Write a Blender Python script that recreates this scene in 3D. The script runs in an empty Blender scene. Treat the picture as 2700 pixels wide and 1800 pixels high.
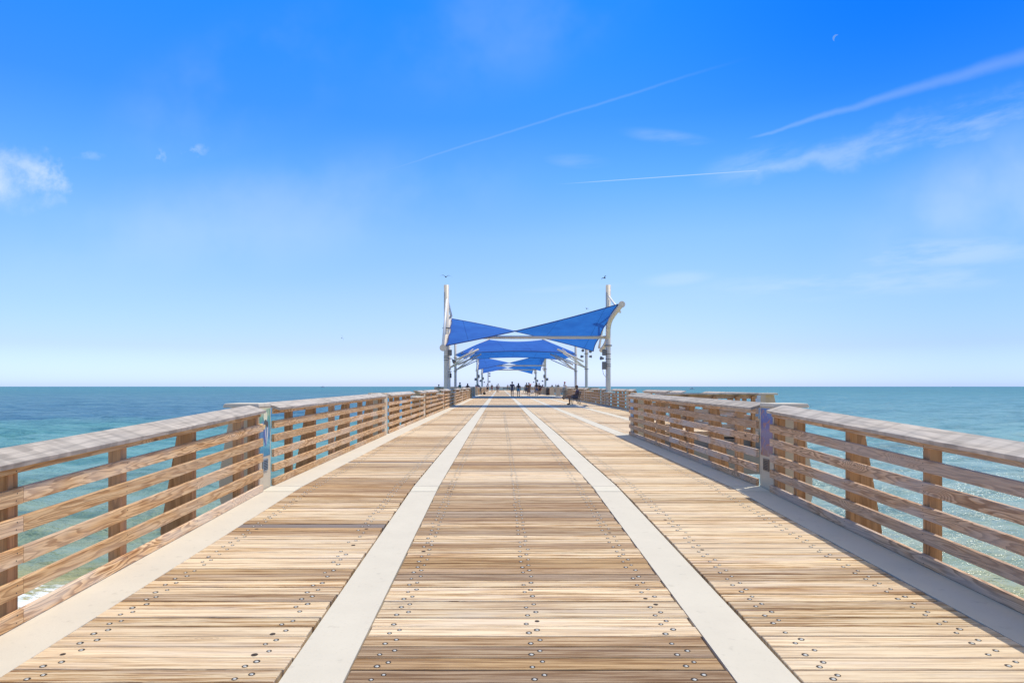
import bpy, math, random
import numpy as np
from mathutils import Vector, Matrix
random.seed(7)
R = math.radians
C = bpy.context.scene.collection

# ------------------------------------------------------------------ camera
E = 7.6                                   # eye height above the sea
cam_d = bpy.data.cameras.new('camera'); cam = bpy.data.objects.new('camera', cam_d); C.objects.link(cam)
cam.location = (0, 0, E); cam.rotation_euler = (R(90), 0, 0)
cam_d.lens = 24; cam_d.sensor_width = 36; cam_d.shift_x = 32/2700; cam_d.shift_y = 118.5/2700
cam_d.clip_start = 0.05; cam_d.clip_end = 200000
bpy.context.scene.camera = cam

# ------------------------------------------------------------------ light
SUN = Vector((.36, .27, 1.0)).normalized()
SUN_EL = math.asin(SUN.z); SUN_ROT = math.atan2(SUN.x, SUN.y)
sd = bpy.data.lights.new('sun', 'SUN'); so = bpy.data.objects.new('sun', sd); C.objects.link(so)
sd.energy = 3.0; sd.angle = R(.5); sd.color = (1, .93, .80)
so.rotation_euler = SUN.to_track_quat('Z', 'Y').to_euler(); so.location = (20, 15, 60)
vs = bpy.context.scene.view_settings
vs.view_transform = 'Standard'; vs.look = 'None'; vs.gamma = 1; vs.use_curve_mapping = False; vs.exposure = 0.15
bpy.context.scene.cycles.max_bounces = 6

# ------------------------------------------------------------------ node helpers
class NT:
    def __init__(s, tree): s.t = tree; s.n = tree.nodes; s.l = tree.links
    def node(s, typ, **k):
        n = s.n.new(typ)
        for a, b in k.items(): setattr(n, a, b)
        return n
    def put(s, sock, v):
        if v is None: return
        if hasattr(v, 'node'): s.l.new(v, sock)
        else: sock.default_value = v
    def m(s, op, a, b=None, c=None, clamp=False):
        n = s.n.new('ShaderNodeMath'); n.operation = op; n.use_clamp = clamp
        s.put(n.inputs[0], a); s.put(n.inputs[1], b); s.put(n.inputs[2], c)
        return n.outputs[0]
    def vm(s, op, a, b=None):
        n = s.n.new('ShaderNodeVectorMath'); n.operation = op
        s.put(n.inputs[0], a)
        if b is not None: s.put(n.inputs[1], b)
        return n.outputs[0]
    def mix(s, f, a, b, mode='MIX'):
        n = s.n.new('ShaderNodeMix'); n.data_type = 'RGBA'; n.blend_type = mode
        s.put(n.inputs[0], f); s.put(n.inputs[6], col(a)); s.put(n.inputs[7], col(b))
        return n.outputs[2]
    def noise(s, v, scale, detail=3, rough=.5, dist=0):
        n = s.n.new('ShaderNodeTexNoise')
        s.put(n.inputs['Vector'], v); n.inputs['Scale'].default_value = scale; n.inputs['Detail'].default_value = detail
        n.inputs['Roughness'].default_value = rough; n.inputs['Distortion'].default_value = dist
        return n.outputs[0]
    def ramp(s, f, stops, interp='LINEAR'):
        n = s.n.new('ShaderNodeValToRGB'); n.color_ramp.interpolation = interp; e = n.color_ramp.elements
        while len(e) > 1: e.remove(e[-1])
        for i, (p, c) in enumerate(stops):
            if i == 0: e[0].position = p; e[0].color = col(c)
            else: k = e.new(p); k.color = col(c)
        s.put(n.inputs[0], f)
        return n.outputs[0]
    def sm(s, v, a, b):                    # smooth step 0..1 from a to b
        n = s.n.new('ShaderNodeMapRange'); n.interpolation_type = 'SMOOTHSTEP'
        s.put(n.inputs[0], v); n.inputs[1].default_value = a; n.inputs[2].default_value = b
        return n.outputs[0]
    def comb(s, x, y, z):
        n = s.n.new('ShaderNodeCombineXYZ'); s.put(n.inputs[0], x); s.put(n.inputs[1], y); s.put(n.inputs[2], z); return n.outputs[0]
    def sep(s, v):
        n = s.n.new('ShaderNodeSeparateXYZ'); s.put(n.inputs[0], v); return n.outputs
def col(c):
    if isinstance(c, (int, float)): return (c, c, c, 1)
    if isinstance(c, tuple) and len(c) == 3: return (*c, 1)
    return c

# ------------------------------------------------------------------ world sky
w = bpy.data.worlds.new('World'); bpy.context.scene.world = w; w.use_nodes = True
T = NT(w.node_tree); T.n.clear()
sky = T.node('ShaderNodeTexSky', sky_type='NISHITA', sun_disc=False)
sky.sun_elevation = SUN_EL; sky.sun_rotation = SUN_ROT; sky.air_density = 1.0; sky.dust_density = .6; sky.ozone_density = 2.0
tc = T.node('ShaderNodeTexCoord'); D = T.vm('NORMALIZE', tc.outputs['Generated']); dx, dy, dz_ = T.sep(D)
el = T.m('MAXIMUM', dz_, 0.0)
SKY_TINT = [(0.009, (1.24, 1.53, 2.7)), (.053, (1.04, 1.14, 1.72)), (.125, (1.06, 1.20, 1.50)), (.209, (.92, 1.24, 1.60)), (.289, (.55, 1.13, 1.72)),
            (.363, (.29, .98, 1.85)), (.431, (.19, .97, 2.05)), (.487, (.12, .95, 2.2)), (.58, (.35, .95, 1.9)), (.72, (2.9, 2.15, 1.4)), (1.0, (3.0, 2.25, 1.4))]  # last stops, above the view, whitened and raised to fill the shadows
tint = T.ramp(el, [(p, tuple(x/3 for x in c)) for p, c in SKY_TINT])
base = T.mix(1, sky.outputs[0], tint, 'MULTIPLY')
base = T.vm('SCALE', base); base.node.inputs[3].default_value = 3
yy = T.m('MAXIMUM', dy, .05); u = T.m('DIVIDE', dx, yy); v = T.m('DIVIDE', dz_, yy)
UV = T.comb(u, v, 0)
front = T.sm(dy, .2, .5)
base = T.mix(T.m('MULTIPLY', front, T.m('MULTIPLY', T.sm(u, -.05, .6), T.sm(el, .22, .46))), base, T.mix(1, base, (.22, .70, .95), 'MULTIPLY'))
base = T.mix(T.m('MULTIPLY', front, T.sm(u, .1, .75)), base, T.mix(1, base, (.70, .80, .92), 'MULTIPLY'))
def px(x, y): return ((x-1318)/1800, (1018.5-y)/1800)
def frame(p, q):
    """coordinates along (0..1) and across a sky segment"""
    (a, b), (c, d) = px(*p), px(*q); L = math.hypot(c-a, d-b); ex, ey = (c-a)/L, (d-b)/L
    uu = T.m('SUBTRACT', u, a); vv = T.m('SUBTRACT', v, b)
    al = T.m('ADD', T.m('MULTIPLY', uu, ex), T.m('MULTIPLY', vv, ey))
    ac = T.m('SUBTRACT', T.m('MULTIPLY', vv, ex), T.m('MULTIPLY', uu, ey))
    return T.m('DIVIDE', al, L), ac
wob = T.noise(UV, 9, 4, .6); wobf = T.m('SUBTRACT', wob, .5)
wob2 = T.noise(UV, 40, 4, .6); wob2f = T.m('SUBTRACT', wob2, .5)
total = None
def add(mk):
    global total
    total = mk if total is None else T.m('MAXIMUM', total, mk)
def trail(p, q, w0, w1, op, wig=.0, soft=.5, fade=(.08, .08)):
    al, ac = frame(p, q)
    ac = T.m('ADD', ac, T.m('MULTIPLY', wobf, wig))
    wd = T.m('ADD', T.m('MULTIPLY', al, (w1-w0)/1800), w0/1800)
    r = T.m('DIVIDE', T.m('ABSOLUTE', ac), T.m('MAXIMUM', wd, .0005))
    mk = T.m('SUBTRACT', 1, T.sm(r, 1-soft, 1))
    mk = T.m('MULTIPLY', mk, T.sm(al, 0, fade[0])); mk = T.m('MULTIPLY', mk, T.m('SUBTRACT', 1, T.sm(al, 1-fade[1], 1)))
    return T.m('MULTIPLY', mk, op)
def blob(c, rx, ry, ang, op, ns=None, lo=.4, hi=.6, edge=0.0):
    a, b = px(*c); ca, sa = math.cos(R(ang)), math.sin(R(ang))
    uu = T.m('SUBTRACT', u, a); vv = T.m('SUBTRACT', v, b)
    if edge: uu = T.m('ADD', uu, T.m('MULTIPLY', wob2f, edge)); vv = T.m('ADD', vv, T.m('MULTIPLY', wobf, edge))
    x = T.m('DIVIDE', T.m('ADD', T.m('MULTIPLY', uu, ca), T.m('MULTIPLY', vv, sa)), rx/1800)
    y = T.m('DIVIDE', T.m('SUBTRACT', T.m('MULTIPLY', vv, ca), T.m('MULTIPLY', uu, sa)), ry/1800)
    r = T.m('SQRT', T.m('ADD', T.m('MULTIPLY', x, x), T.m('MULTIPLY', y, y)))
    mk = T.m('SUBTRACT', 1, T.sm(r, .2, 1))
    if ns is not None: mk = T.m('MULTIPLY', mk, T.sm(ns, lo, hi))
    return T.m('MULTIPLY', mk, op)
def streak(ang, sx, sy, scale, detail=5):
    ca, sa = math.cos(R(ang)), math.sin(R(ang))
    x = T.m('ADD', T.m('MULTIPLY', u, ca), T.m('MULTIPLY', v, sa)); y = T.m('SUBTRACT', T.m('MULTIPLY', v, ca), T.m('MULTIPLY', u, sa))
    return T.noise(T.comb(T.m('MULTIPLY', x, sx), T.m('MULTIPLY', y, sy), 0), scale, detail, .6)
st16 = streak(16, 1, 4, 6); st6 = streak(5, 1, 5, 5); soft = T.noise(UV, 3.2, 5, .55)
add(T.m('MULTIPLY', trail((1960, 368), (2760, 132), 4, 34, .14, .014, 1.0), T.m('ADD', T.m('MULTIPLY', st16, .5), .6)))
add(T.m('MULTIPLY', trail((1850, 480), (2760, 285), 20, 95, .24, .08, 1.0, (.2, .05)), T.sm(st16, .36, .66)))
add(blob((1990, 430), 190, 60, 16, .15, st16, .36, .62))
add(trail((1440, 488), (2005, 449), 1.0, 2.4, .34, 0, .8, (.3, .02)))
add(T.m('MULTIPLY', trail((560, 592), (2010, 140), 2.2, 7, .075, .008, 1.0, (.05, .3)), 1.0))
cl = T.noise(T.vm('ADD', UV, (3.1, 1.7, 0)), 14, 6, .62)
add(blob((-75, 455), 215, 120, -22, .62, cl, .26, .66, .09))
add(blob((95, 470), 110, 75, -40, .55, cl, .34, .66, .08))
add(blob((425, 398), 40, 20, -55, .30, wob2, .38, .66, .05)); add(blob((522, 398), 44, 28, 10, .28, wob2, .38, .66, .05))
add(blob((235, 415), 60, 15, 0, .13, wob2, .35, .6, .03))
add(blob((1760, 362), 150, 26, -7, .13, st6, .35, .62)); add(blob((1520, 425), 110, 26, -3, .09, st6, .35, .62))
add(blob((1790, 735), 130, 26, 5, .17, st6, .35, .6)); add(blob((1500, 760), 180, 12, 4, .1, st6, .3, .6))
add(blob((2480, 668), 420, 60, 3, .26, st6, .36, .62)); add(blob((2300, 740), 600, 60, 3, .2, st6, .36, .62))
add(blob((2620, 520), 560, 230, 25, .26, soft, .3, .65))
add(blob((1330, 70), 520, 220, 20, .10, soft, .36, .66)); add(blob((620, 230), 480, 230, 25, .12, soft, .36, .66))
add(blob((700, 560), 900, 200, 8, .16, soft, .36, .66))
mask = T.m('MULTIPLY', total, front)
lf = T.m('MULTIPLY', front, T.m('SUBTRACT', 1, T.sm(u, -.7, .1))); base = T.mix(lf, base, T.mix(1, base, (1.06, 1.12, 1.14), 'MULTIPLY'))
skyc = T.mix(mask, base, (8.0, 8.8, 9.6))
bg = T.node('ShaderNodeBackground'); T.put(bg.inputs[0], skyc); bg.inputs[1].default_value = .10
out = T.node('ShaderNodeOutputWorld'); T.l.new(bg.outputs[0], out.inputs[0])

# ------------------------------------------------------------------ mesh + object helpers
class MB:
    def __init__(s): s.v = []; s.f = []; s.mi = []; s.c = []; s.cur = (0, 0, 0); s.m = 0
    def add(s, vs, fs):
        o = len(s.v); s.v += [tuple(p) for p in vs]; s.f += [tuple(o+i for i in f) for f in fs]
        s.mi += [s.m]*len(fs); s.c += [s.cur]*len(fs); return s
    def box(s, x0, x1, y0, y1, z0, z1, ch=0):
        if x0 > x1: x0, x1 = x1, x0
        if ch:
            b = (z0,); c = ch
            vs = []
            for (a, z) in ((c, z0), (0, z0+c), (0, z1-c), (c, z1)):
                vs += [(x0+a, y0+a, z), (x1-a, y0+a, z), (x1-a, y1-a, z), (x0+a, y1-a, z)]
            fs = [(3, 2, 1, 0), (12, 13, 14, 15)]
            for k in range(3):
                for i in range(4): j = (i+1) % 4; fs.append((4*k+i, 4*k+j, 4*k+4+j, 4*k+4+i))
            return s.add(vs, fs)
        vs = [(x0, y0, z0), (x1, y0, z0), (x1, y1, z0), (x0, y1, z0), (x0, y0, z1), (x1, y0, z1), (x1, y1, z1), (x0, y1, z1)]
        return s.add(vs, [(3, 2, 1, 0), (4, 5, 6, 7), (0, 1, 5, 4), (1, 2, 6, 5), (2, 3, 7, 6), (3, 0, 4, 7)])
    def prism(s, poly, a, b, axis='y'):
        """poly in the two other axes, extruded a..b along axis"""
        n = len(poly)
        ar = sum(poly[i][0]*poly[(i+1) % n][1]-poly[(i+1) % n][0]*poly[i][1] for i in range(n))
        if ar < 0: poly = poly[::-1]
        def P(p, t):
            if axis == 'y': return (p[0], t, p[1])
            if axis == 'x': return (t, p[0], p[1])
            return (p[0], p[1], t)
        vs = [P(p, a) for p in poly]+[P(p, b) for p in poly]
        q = [(i, (i+1) % n, n+(i+1) % n, n+i) for i in range(n)]
        caps = [tuple(range(n))[::-1], tuple(range(n, 2*n))]
        if axis == 'y': q = [f[::-1] for f in q]; caps = [c[::-1] for c in caps]
        return s.add(vs, caps+q)
    def tube(s, pts, rad, n=10, caps=True):
        pts = [Vector(p) for p in pts]; k = len(pts)
        if not hasattr(rad, '__len__'): rad = [rad]*k
        up = Vector((0, 0, 1)); vs = []; prev = None
        for i, p in enumerate(pts):
            d = (pts[min(i+1, k-1)]-pts[max(i-1, 0)]).normalized()
            if prev is None:
                a = d.cross(up if abs(d.z) < .95 else Vector((1, 0, 0))).normalized()
            else:
                a = (prev-d*prev.dot(d)).normalized()
            prev = a; b = d.cross(a)
            for j in range(n):
                t = 2*math.pi*j/n; vs.append(p+(a*math.cos(t)+b*math.sin(t))*rad[i])
        fs = [(i*n+j, i*n+(j+1) % n, (i+1)*n+(j+1) % n, (i+1)*n+j) for i in range(k-1) for j in range(n)]
        if caps: fs += [tuple(range(n))[::-1], tuple(range((k-1)*n, k*n))]
        return s.add(vs, fs)
    def ball(s, c, r, n=12, m=8, z0=-1, z1=1):
        vs = []; 
        if not hasattr(r, '__len__'): r = (r, r, r)
        t0, t1 = math.asin(z0), math.asin(z1)
        for i in range(m+1):
            t = t0+(t1-t0)*i/m
            for j in range(n):
                a = 2*math.pi*j/n; vs.append((c[0]+r[0]*math.cos(t)*math.cos(a), c[1]+r[1]*math.cos(t)*math.sin(a), c[2]+r[2]*math.sin(t)))
        fs = [(i*n+j, i*n+(j+1) % n, (i+1)*n+(j+1) % n, (i+1)*n+j) for i in range(m) for j in range(n)]
        return s.add(vs, fs)
    def build(s, name, mat, parent=None, loc=None, smooth=False, fn=None, attr=False, bevel=0):
        vs = [fn(*p) for p in s.v] if fn else s.v
        me = bpy.data.meshes.new(name); me.from_pydata(vs, [], s.f); me.update()
        for mm in (mat if isinstance(mat, (list, tuple)) else [mat]): me.materials.append(mm)
        me.polygons.foreach_set('material_index', s.mi)
        if smooth: me.polygons.foreach_set('use_smooth', [True]*len(s.f))
        if attr:
            ca = me.color_attributes.new('rnd', 'FLOAT_COLOR', 'CORNER')
            arr = []
            for p, c in zip(me.polygons, s.c): arr += [c[0], c[1], c[2], 1.0]*p.loop_total
            ca.data.foreach_set('color', arr)
        o = bpy.data.objects.new(name, me); C.objects.link(o)
        if parent: o.parent = parent
        if loc: o.location = loc
        if bevel:
            b = o.modifiers.new('bevel', 'BEVEL'); b.width = bevel; b.segments = 2; b.limit_method = 'ANGLE'
        return o
def empty(name, loc, rz=0, label=None, cat=None, group=None, kind=None):
    o = bpy.data.objects.new(name, None); C.objects.link(o); o.location = loc; o.rotation_euler = (0, 0, rz)
    o.empty_display_size = .3
    return tag(o, label, cat, group, kind)
def tag(o, label=None, cat=None, group=None, kind=None):
    if label: o['label'] = label
    if cat: o['category'] = cat
    if group: o['group'] = group
    if kind: o['kind'] = kind
    return o
def copy_tree(o, parent=None):
    c = o.copy(); C.objects.link(c)
    if parent: c.parent = parent
    for ch in list(o.children): copy_tree(ch, c)
    return c

# ------------------------------------------------------------------ materials
def new_mat(name):
    m = bpy.data.materials.new(name); m.use_nodes = True; t = NT(m.node_tree); b = t.n['Principled BSDF']
    return m, t, b
def simple(name, c, rough=.5, metal=0, var=.08, scale=8, spec=.5):
    m, t, b = new_mat(name); tc = t.node('ShaderNodeTexCoord')
    n = t.noise(tc.outputs['Object'], scale, 4)
    t.put(b.inputs['Base Color'], t.mix(n, tuple(x*(1-var) for x in c), tuple(min(1, x*(1+var)) for x in c)))
    b.inputs['Roughness'].default_value = rough; b.inputs['Metallic'].default_value = metal
    b.inputs['Specular IOR Level'].default_value = spec
    return m
def wood(name, axis, light, mid, dark, grey, greyamt=.4, ring=7, knots=.8, rough=.75, attr=False, crosslines=False):
    m, t, b = new_mat(name); tc = t.node('ShaderNodeTexCoord'); co = tc.outputs['Object']
    if attr:
        an = t.node('ShaderNodeAttribute', attribute_name='rnd'); sp = t.node('ShaderNodeSeparateColor'); t.l.new(an.outputs[0], sp.inputs[0])
        rnd, tone = sp.outputs[1], sp.outputs[0]
    else:
        oi = t.node('ShaderNodeObjectInfo'); rnd = oi.outputs['Random']
        tone = t.m('FRACT', t.m('MULTIPLY', rnd, 17.31))
    off = t.comb(t.m('MULTIPLY', rnd, 37.0), t.m('MULTIPLY', rnd, 91.0), t.m('MULTIPLY', rnd, 53.0))
    co = t.vm('ADD', co, off)
    def st(a, c):      # along, across
        s = [c, c, c]; s['xyz'.index(axis)] = a
        return t.vm('MULTIPLY', co, tuple(s))
    n1 = t.noise(st(.42, 4.2), 2.0, 2.5, .5)
    kv = t.node('ShaderNodeTexVoronoi', feature='F1'); t.put(kv.inputs['Vector'], st(1.0, 2.6)); kv.inputs['Scale'].default_value = 1.15
    kd = kv.outputs['Distance']
    kn = t.m('MULTIPLY', t.m('POWER', t.m('SUBTRACT', 1, t.sm(kd, .0, .42)), 2.0), knots)
    f = t.m('FRACT', t.m('MULTIPLY', t.m('ADD', n1, t.m('MULTIPLY', kn, .45)), ring))
    line = t.ramp(f, [(0, .0), (.35, .1), (.78, 1.0), (.90, .9), (1, 0)])
    fib = t.noise(st(1.0, 34), 3, 5, .68)
    fib2 = t.noise(st(.7, 16), 2.2, 3, .6)
    patch = t.noise(st(.8, 3), 1.1, 3, .6)
    c1 = t.mix(t.sm(fib2, .35, .7), light, mid)
    c1 = t.mix(t.m('MULTIPLY', line, t.m('ADD', .48, t.m('MULTIPLY', tone, .5))), c1, dark)
    c1 = t.mix(t.m('MULTIPLY', t.sm(fib, .50, .66), .6), c1, dark)
    knot = t.m('SUBTRACT', 1, t.sm(kd, .03, .085))
    c1 = t.mix(t.m('MULTIPLY', knot, .9*min(1, knots)), c1, tuple(x*.35 for x in dark))
    g = t.m('MULTIPLY', t.sm(patch, .42, .62), greyamt); g = t.m('MULTIPLY', g, t.m('ADD', .35, tone))
    c1 = t.mix(g, c1, grey)
    br = t.m('ADD', .82, t.m('MULTIPLY', tone, .34))
    if crosslines:
        s = [1, 1, 1]; s['xyz'.index(axis)] = 1
        wv = t.noise(t.vm('MULTIPLY', co, (1.0, 6.0, 1.0) if axis == 'y' else (6, 1, 1)), 1.4, 2, .5)
        br = t.m('MULTIPLY', br, t.m('ADD', .84, t.m('MULTIPLY', t.sm(wv, .40, .52), .2)))
    c1 = t.mix(1, c1, t.comb(br, br, br), 'MULTIPLY')
    t.put(b.inputs['Base Color'], c1); b.inputs['Roughness'].default_value = rough; b.inputs['Specular IOR Level'].default_value = .25
    bp = t.node('ShaderNodeBump'); bp.inputs['Strength'].default_value = .5; bp.inputs['Distance'].default_value = .004
    t.put(bp.inputs['Height'], t.m('ADD', t.m('MULTIPLY', fib, .6), t.m('MULTIPLY', line, -.5))); t.l.new(bp.outputs[0], b.inputs['Normal'])
    return m
W_RAIL = wood('rail_wood', 'y', (.88, .60, .32), (.70, .40, .17), (.30, .13, .045), (.70, .60, .49), .45, 13, .8)
W_RAILR = wood('rail_wood_greyer', 'y', (.80, .55, .34), (.62, .38, .21), (.28, .15, .08), (.52, .46, .41), .65, 13, .9)  # greyer, darker boards used on the right and cross rails
W_CAP = wood('cap_wood', 'y', (.66, .58, .49), (.56, .49, .41), (.33, .29, .25), (.52, .49, .46), .5, 5, .4, crosslines=True)
W_POST = wood('post_wood', 'z', (.62, .34, .15), (.52, .27, .11), (.30, .14, .055), (.52, .38, .26), .35, 5, .3)

def plank_material():
    m, t, b = new_mat('deck_plank_wood'); tc = t.node('ShaderNodeTexCoord'); co = tc.outputs['Object']
    an = t.node('ShaderNodeAttribute', attribute_name='rnd'); sp = t.node('ShaderNodeSeparateColor'); t.l.new(an.outputs[0], sp.inputs[0])
    tone, rnd, dk = sp.outputs[0], sp.outputs[1], sp.outputs[2]
    off = t.comb(t.m('MULTIPLY', rnd, 370.0), t.m('MULTIPLY', rnd, 91.0), 0)
    c0 = t.vm('ADD', co, off)
    n_w = t.noise(t.vm('MULTIPLY', c0, (.7, 5, 1)), 1.3, 2, .5)
    n_s = t.noise(t.vm('MULTIPLY', c0, (.62, 22, 1)), 2.0, 7, .70)          # streaks
    n_f = t.noise(t.vm('MULTIPLY', c0, (1.1, 42, 1)), 2.0, 5, .70)          # fibres / cracks
    n_p = t.noise(t.vm('MULTIPLY', c0, (.5, 6, 1)), 1.6, 4, .6)
    n_l = t.noise(t.vm('MULTIPLY', co, (.35, .9, 1)), .8, 2, .5)
    c = t.mix(t.sm(n_s, .43, .57), (.89, .71, .47), (.58, .36, .17))
    c = t.mix(t.m('MULTIPLY', t.sm(n_s, .545, .62), .88), c, (.27, .14, .065))
    c = t.mix(t.m('MULTIPLY', t.sm(n_p, .5, .66), .55), c, (.68, .57, .47))
    c = t.mix(t.m('MULTIPLY', t.m('SUBTRACT', 1, t.sm(n_f, .36, .45)), .85), c, (.20, .11, .06))
    # knots
    kv = t.node('ShaderNodeTexVoronoi', feature='F1'); t.put(kv.inputs['Vector'], t.vm('MULTIPLY', c0, (1.0, 2.6, 1))); kv.inputs['Scale'].default_value = .9
    kd = kv.outputs['Distance']
    rg = t.m('FRACT', t.m('MULTIPLY', kd, 30)); km = t.m('MULTIPLY', t.m('SUBTRACT', 1, t.sm(kd, .03, .13)), t.sm(rg, .3, .9))
    c = t.mix(t.m('MULTIPLY', km, .55), c, (.28, .17, .10))
    # tone of each plank: bleached ... brown
    hue = t.m('FRACT', t.m('MULTIPLY', rnd, 7.77))
    bc = t.ramp(hue, [(0, (.58, .34, .13)), (.4, (.52, .32, .16)), (.7, (.40, .26, .16)), (1, (.36, .28, .22))])
    bd = t.mix(1, bc, (.48, .42, .38), 'MULTIPLY')
    c = t.mix(t.m('MULTIPLY', t.sm(tone, .42, .9), .74), c, t.mix(t.sm(n_s, .40, .58), bc, bd))
    br = t.m('ADD', .76, t.m('MULTIPLY', t.m('FRACT', t.m('MULTIPLY', rnd, 23.3)), .28))
    c = t.mix(1, c, t.comb(br, br, br), 'MULTIPLY')
    c = t.mix(t.m('MULTIPLY', t.m('SUBTRACT', 1, t.sm(tone, .0, .45)), .42), c, (.86, .72, .53))
    c = t.mix(dk, c, (.24, .20, .18))
    t.put(b.inputs['Base Color'], c); b.inputs['Roughness'].default_value = .8; b.inputs['Specular IOR Level'].default_value = .2
    bp = t.node('ShaderNodeBump'); bp.inputs['Strength'].default_value = .6; bp.inputs['Distance'].default_value = .004
    t.put(bp.inputs['Height'], t.m('ADD', n_f, t.m('MULTIPLY', n_s, .8))); t.l.new(bp.outputs[0], b.inputs['Normal'])
    return m
M_PLANK = plank_material()
M_HOLESHADE = simple('bolt_hole_shade', (.05, .035, .025), .9)  # dark colour standing in for the shade inside a counterbore
M_BOLT = simple('galvanised_bolt', (.55, .55, .52), .6, .2)
def concrete(name, c, mott=.10, stain=.0):
    m, t, b = new_mat(name); co = t.node('ShaderNodeTexCoord').outputs['Object']
    n1 = t.noise(co, 2.5, 5, .6); n2 = t.noise(co, 60, 3, .6); n3 = t.noise(co, 11, 4, .6)
    cc = t.mix(n1, tuple(x*(1-mott) for x in c), tuple(min(.95, x*(1+mott)) for x in c))
    cc = t.mix(t.m('MULTIPLY', t.sm(n2, .55, .75), .25), cc, tuple(x*.7 for x in c))
    cc = t.mix(t.m('MULTIPLY', t.sm(n3, .60, .72), .18+stain), cc, tuple(x*.55 for x in c))
    t.put(b.inputs['Base Color'], cc); b.inputs['Roughness'].default_value = .85; b.inputs['Specular IOR Level'].default_value = .25
    bp = t.node('ShaderNodeBump'); bp.inputs['Strength'].default_value = .25; bp.inputs['Distance'].default_value = .003
    t.put(bp.inputs['Height'], n2); t.l.new(bp.outputs[0], b.inputs['Normal'])
    return m
M_CONC = concrete('concrete_strip', (.66, .61, .505), .09, .10)
M_CONC2 = concrete('concrete_cast', (.62, .53, .39), .12, .12)
M_PATCH = concrete('joint_grout', (.70, .655, .54), .06)
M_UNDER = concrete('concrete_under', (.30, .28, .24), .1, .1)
M_GAPSHADE = simple('gap_shade', (.10, .085, .07), .9)  # dark tone standing in for shade deep in the plank gaps
M_STEEL = simple('painted_steel', (.74, .65, .52), .45, 0, .05, 3)
M_WPAINT = simple('white_paint', (.85, .84, .80), .4, 0, .03, 3)
M_STEELD = simple('strap_steel', (.22, .20, .18), .5, .3)
M_DARK = simple('dark_metal', (.035, .035, .04), .5)
M_GREYBOX = simple('grey_enclosure', (.20, .19, .18), .6)
M_VENTL = simple('vent_grey', (.20, .27, .33), .5, .2)
M_VENTR = simple('vent_bronze', (.17, .13, .10), .5, .2)
M_VDARK = simple('vent_slot', (.02, .02, .02), .8)

# ------------------------------------------------------------------ deck profile
PROF = [(-14, 2.16), (0, 1.65), (9.05, 1.32), (18.45, 1.275), (46.65, 1.245), (74.85, 1.21), (260, 1.16)]
def dep(y):
    for (a, p), (b, q) in zip(PROF, PROF[1:]):
        if y <= b: return p+(q-p)*(y-a)/(b-a)
    return PROF[-1][1]
def dk(y): return E-dep(y)
J = [9.05+9.4*k for k in range(0, 21)]      # joints / pilasters
XL, XR, XW = -3.0, 3.41, 6.85               # rail lines: left, right near, right wide part

# ------------------------------------------------------------------ deck
deck = empty('pier_deck', (0, 0, 0), kind='structure')
def zfn(x, y, z): return (x, y, z+dk(y))
PANELS = [  # x0, x1, y0, y1, bolt columns
    (-2.615, -1.160, -2, 205, (-2.435, -1.35)), (-.800, 1.212, -2, 205, (-.64, .205, 1.04)), (1.570, 3.03, -2, 205, (1.757, 2.80)),
    (3.39, 4.80, 18.6, 205, (3.6, 4.6)), (5.17, 6.45, 18.6, 205, (5.35, 6.25))]
PW = .149
for pi, (x0, x1, y0, y1, cols) in enumerate(PANELS):
    b = MB(); y = y0; t = .4; row = 0; rg = random.Random(11+pi)
    while y < y1:
        t = .5*t+.5*rg.random()+rg.gauss(0, .12)
        slow = .16*math.sin(y*.9+pi*1.7)+.15*math.sin(y*2.3+pi)
        tone = min(1, max(0, t*1.3-.10+slow+(.05 if (pi == 1 and y < 5.5) else 0)-(.30 if pi >= 2 else 0.02)-(.12 if y > 18 else 0)))
        dark = 1.0 if (pi == 0 and (abs(y-6.72) < .075 or abs(y-11.65) < .07)) else (.35 if rg.random() < .02 else 0)
        b.cur = (tone, rg.random(), dark); b.m = 0
        dzj = rg.gauss(0, .0012) if y < 40 else 0; ex = rg.uniform(-.006, .006); ex2 = rg.uniform(-.009, .009)
        g = .0090+abs(rg.gauss(0, .0030))
        if y < 40: b.box(x0+ex, x1+ex2, y+g/2, y+PW-g/2, -.05+dzj, dzj, .004)
        else: b.box(x0, x1, y+.003, y+PW-.003, -.05, 0)
        if y < 34:
            for cx in cols:
                for (ox, oy) in ((-.029, .040), (.029, .094)):
                    px_ = cx+ox+rg.gauss(0, .006); py_ = y+oy+rg.gauss(0, .005); n = 14 if y < 8 else 8
                    rh = .0185*rg.uniform(.80, 1.08); sunk = rg.random()
                    if sunk < .04: continue
                    zz = dzj+.0012
                    b.m = 1; b.add([(px_+rh*math.cos(2*math.pi*k/n), py_+rh*math.sin(2*math.pi*k/n), zz) for k in range(n)], [tuple(range(n))])  # flat disk painted as the shaded hole, no real recess
                    b.m = 2; q = len(b.v)
                    r1, r2 = rh*.56, rh*.38
                    if sunk > .96: continue
                    oy2 = -.0045  # head set off-centre so a painted shade crescent shows on the far side
                    b.add([(px_+r1*math.cos(2*math.pi*k/n), py_+oy2+r1*math.sin(2*math.pi*k/n), zz+.0006) for k in range(n)] +
                          [(px_+r2*math.cos(2*math.pi*k/n), py_+oy2+r2*math.sin(2*math.pi*k/n), zz+.003) for k in range(n)],
                          [(k, (k+1) % n, n+(k+1) % n, n+k) for k in range(n)]+[tuple(range(n, 2*n))])
        y += PW; row += 1
    b.build('plank_panel', [M_PLANK, M_HOLESHADE, M_BOLT], deck, fn=zfn, attr=True)
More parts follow.
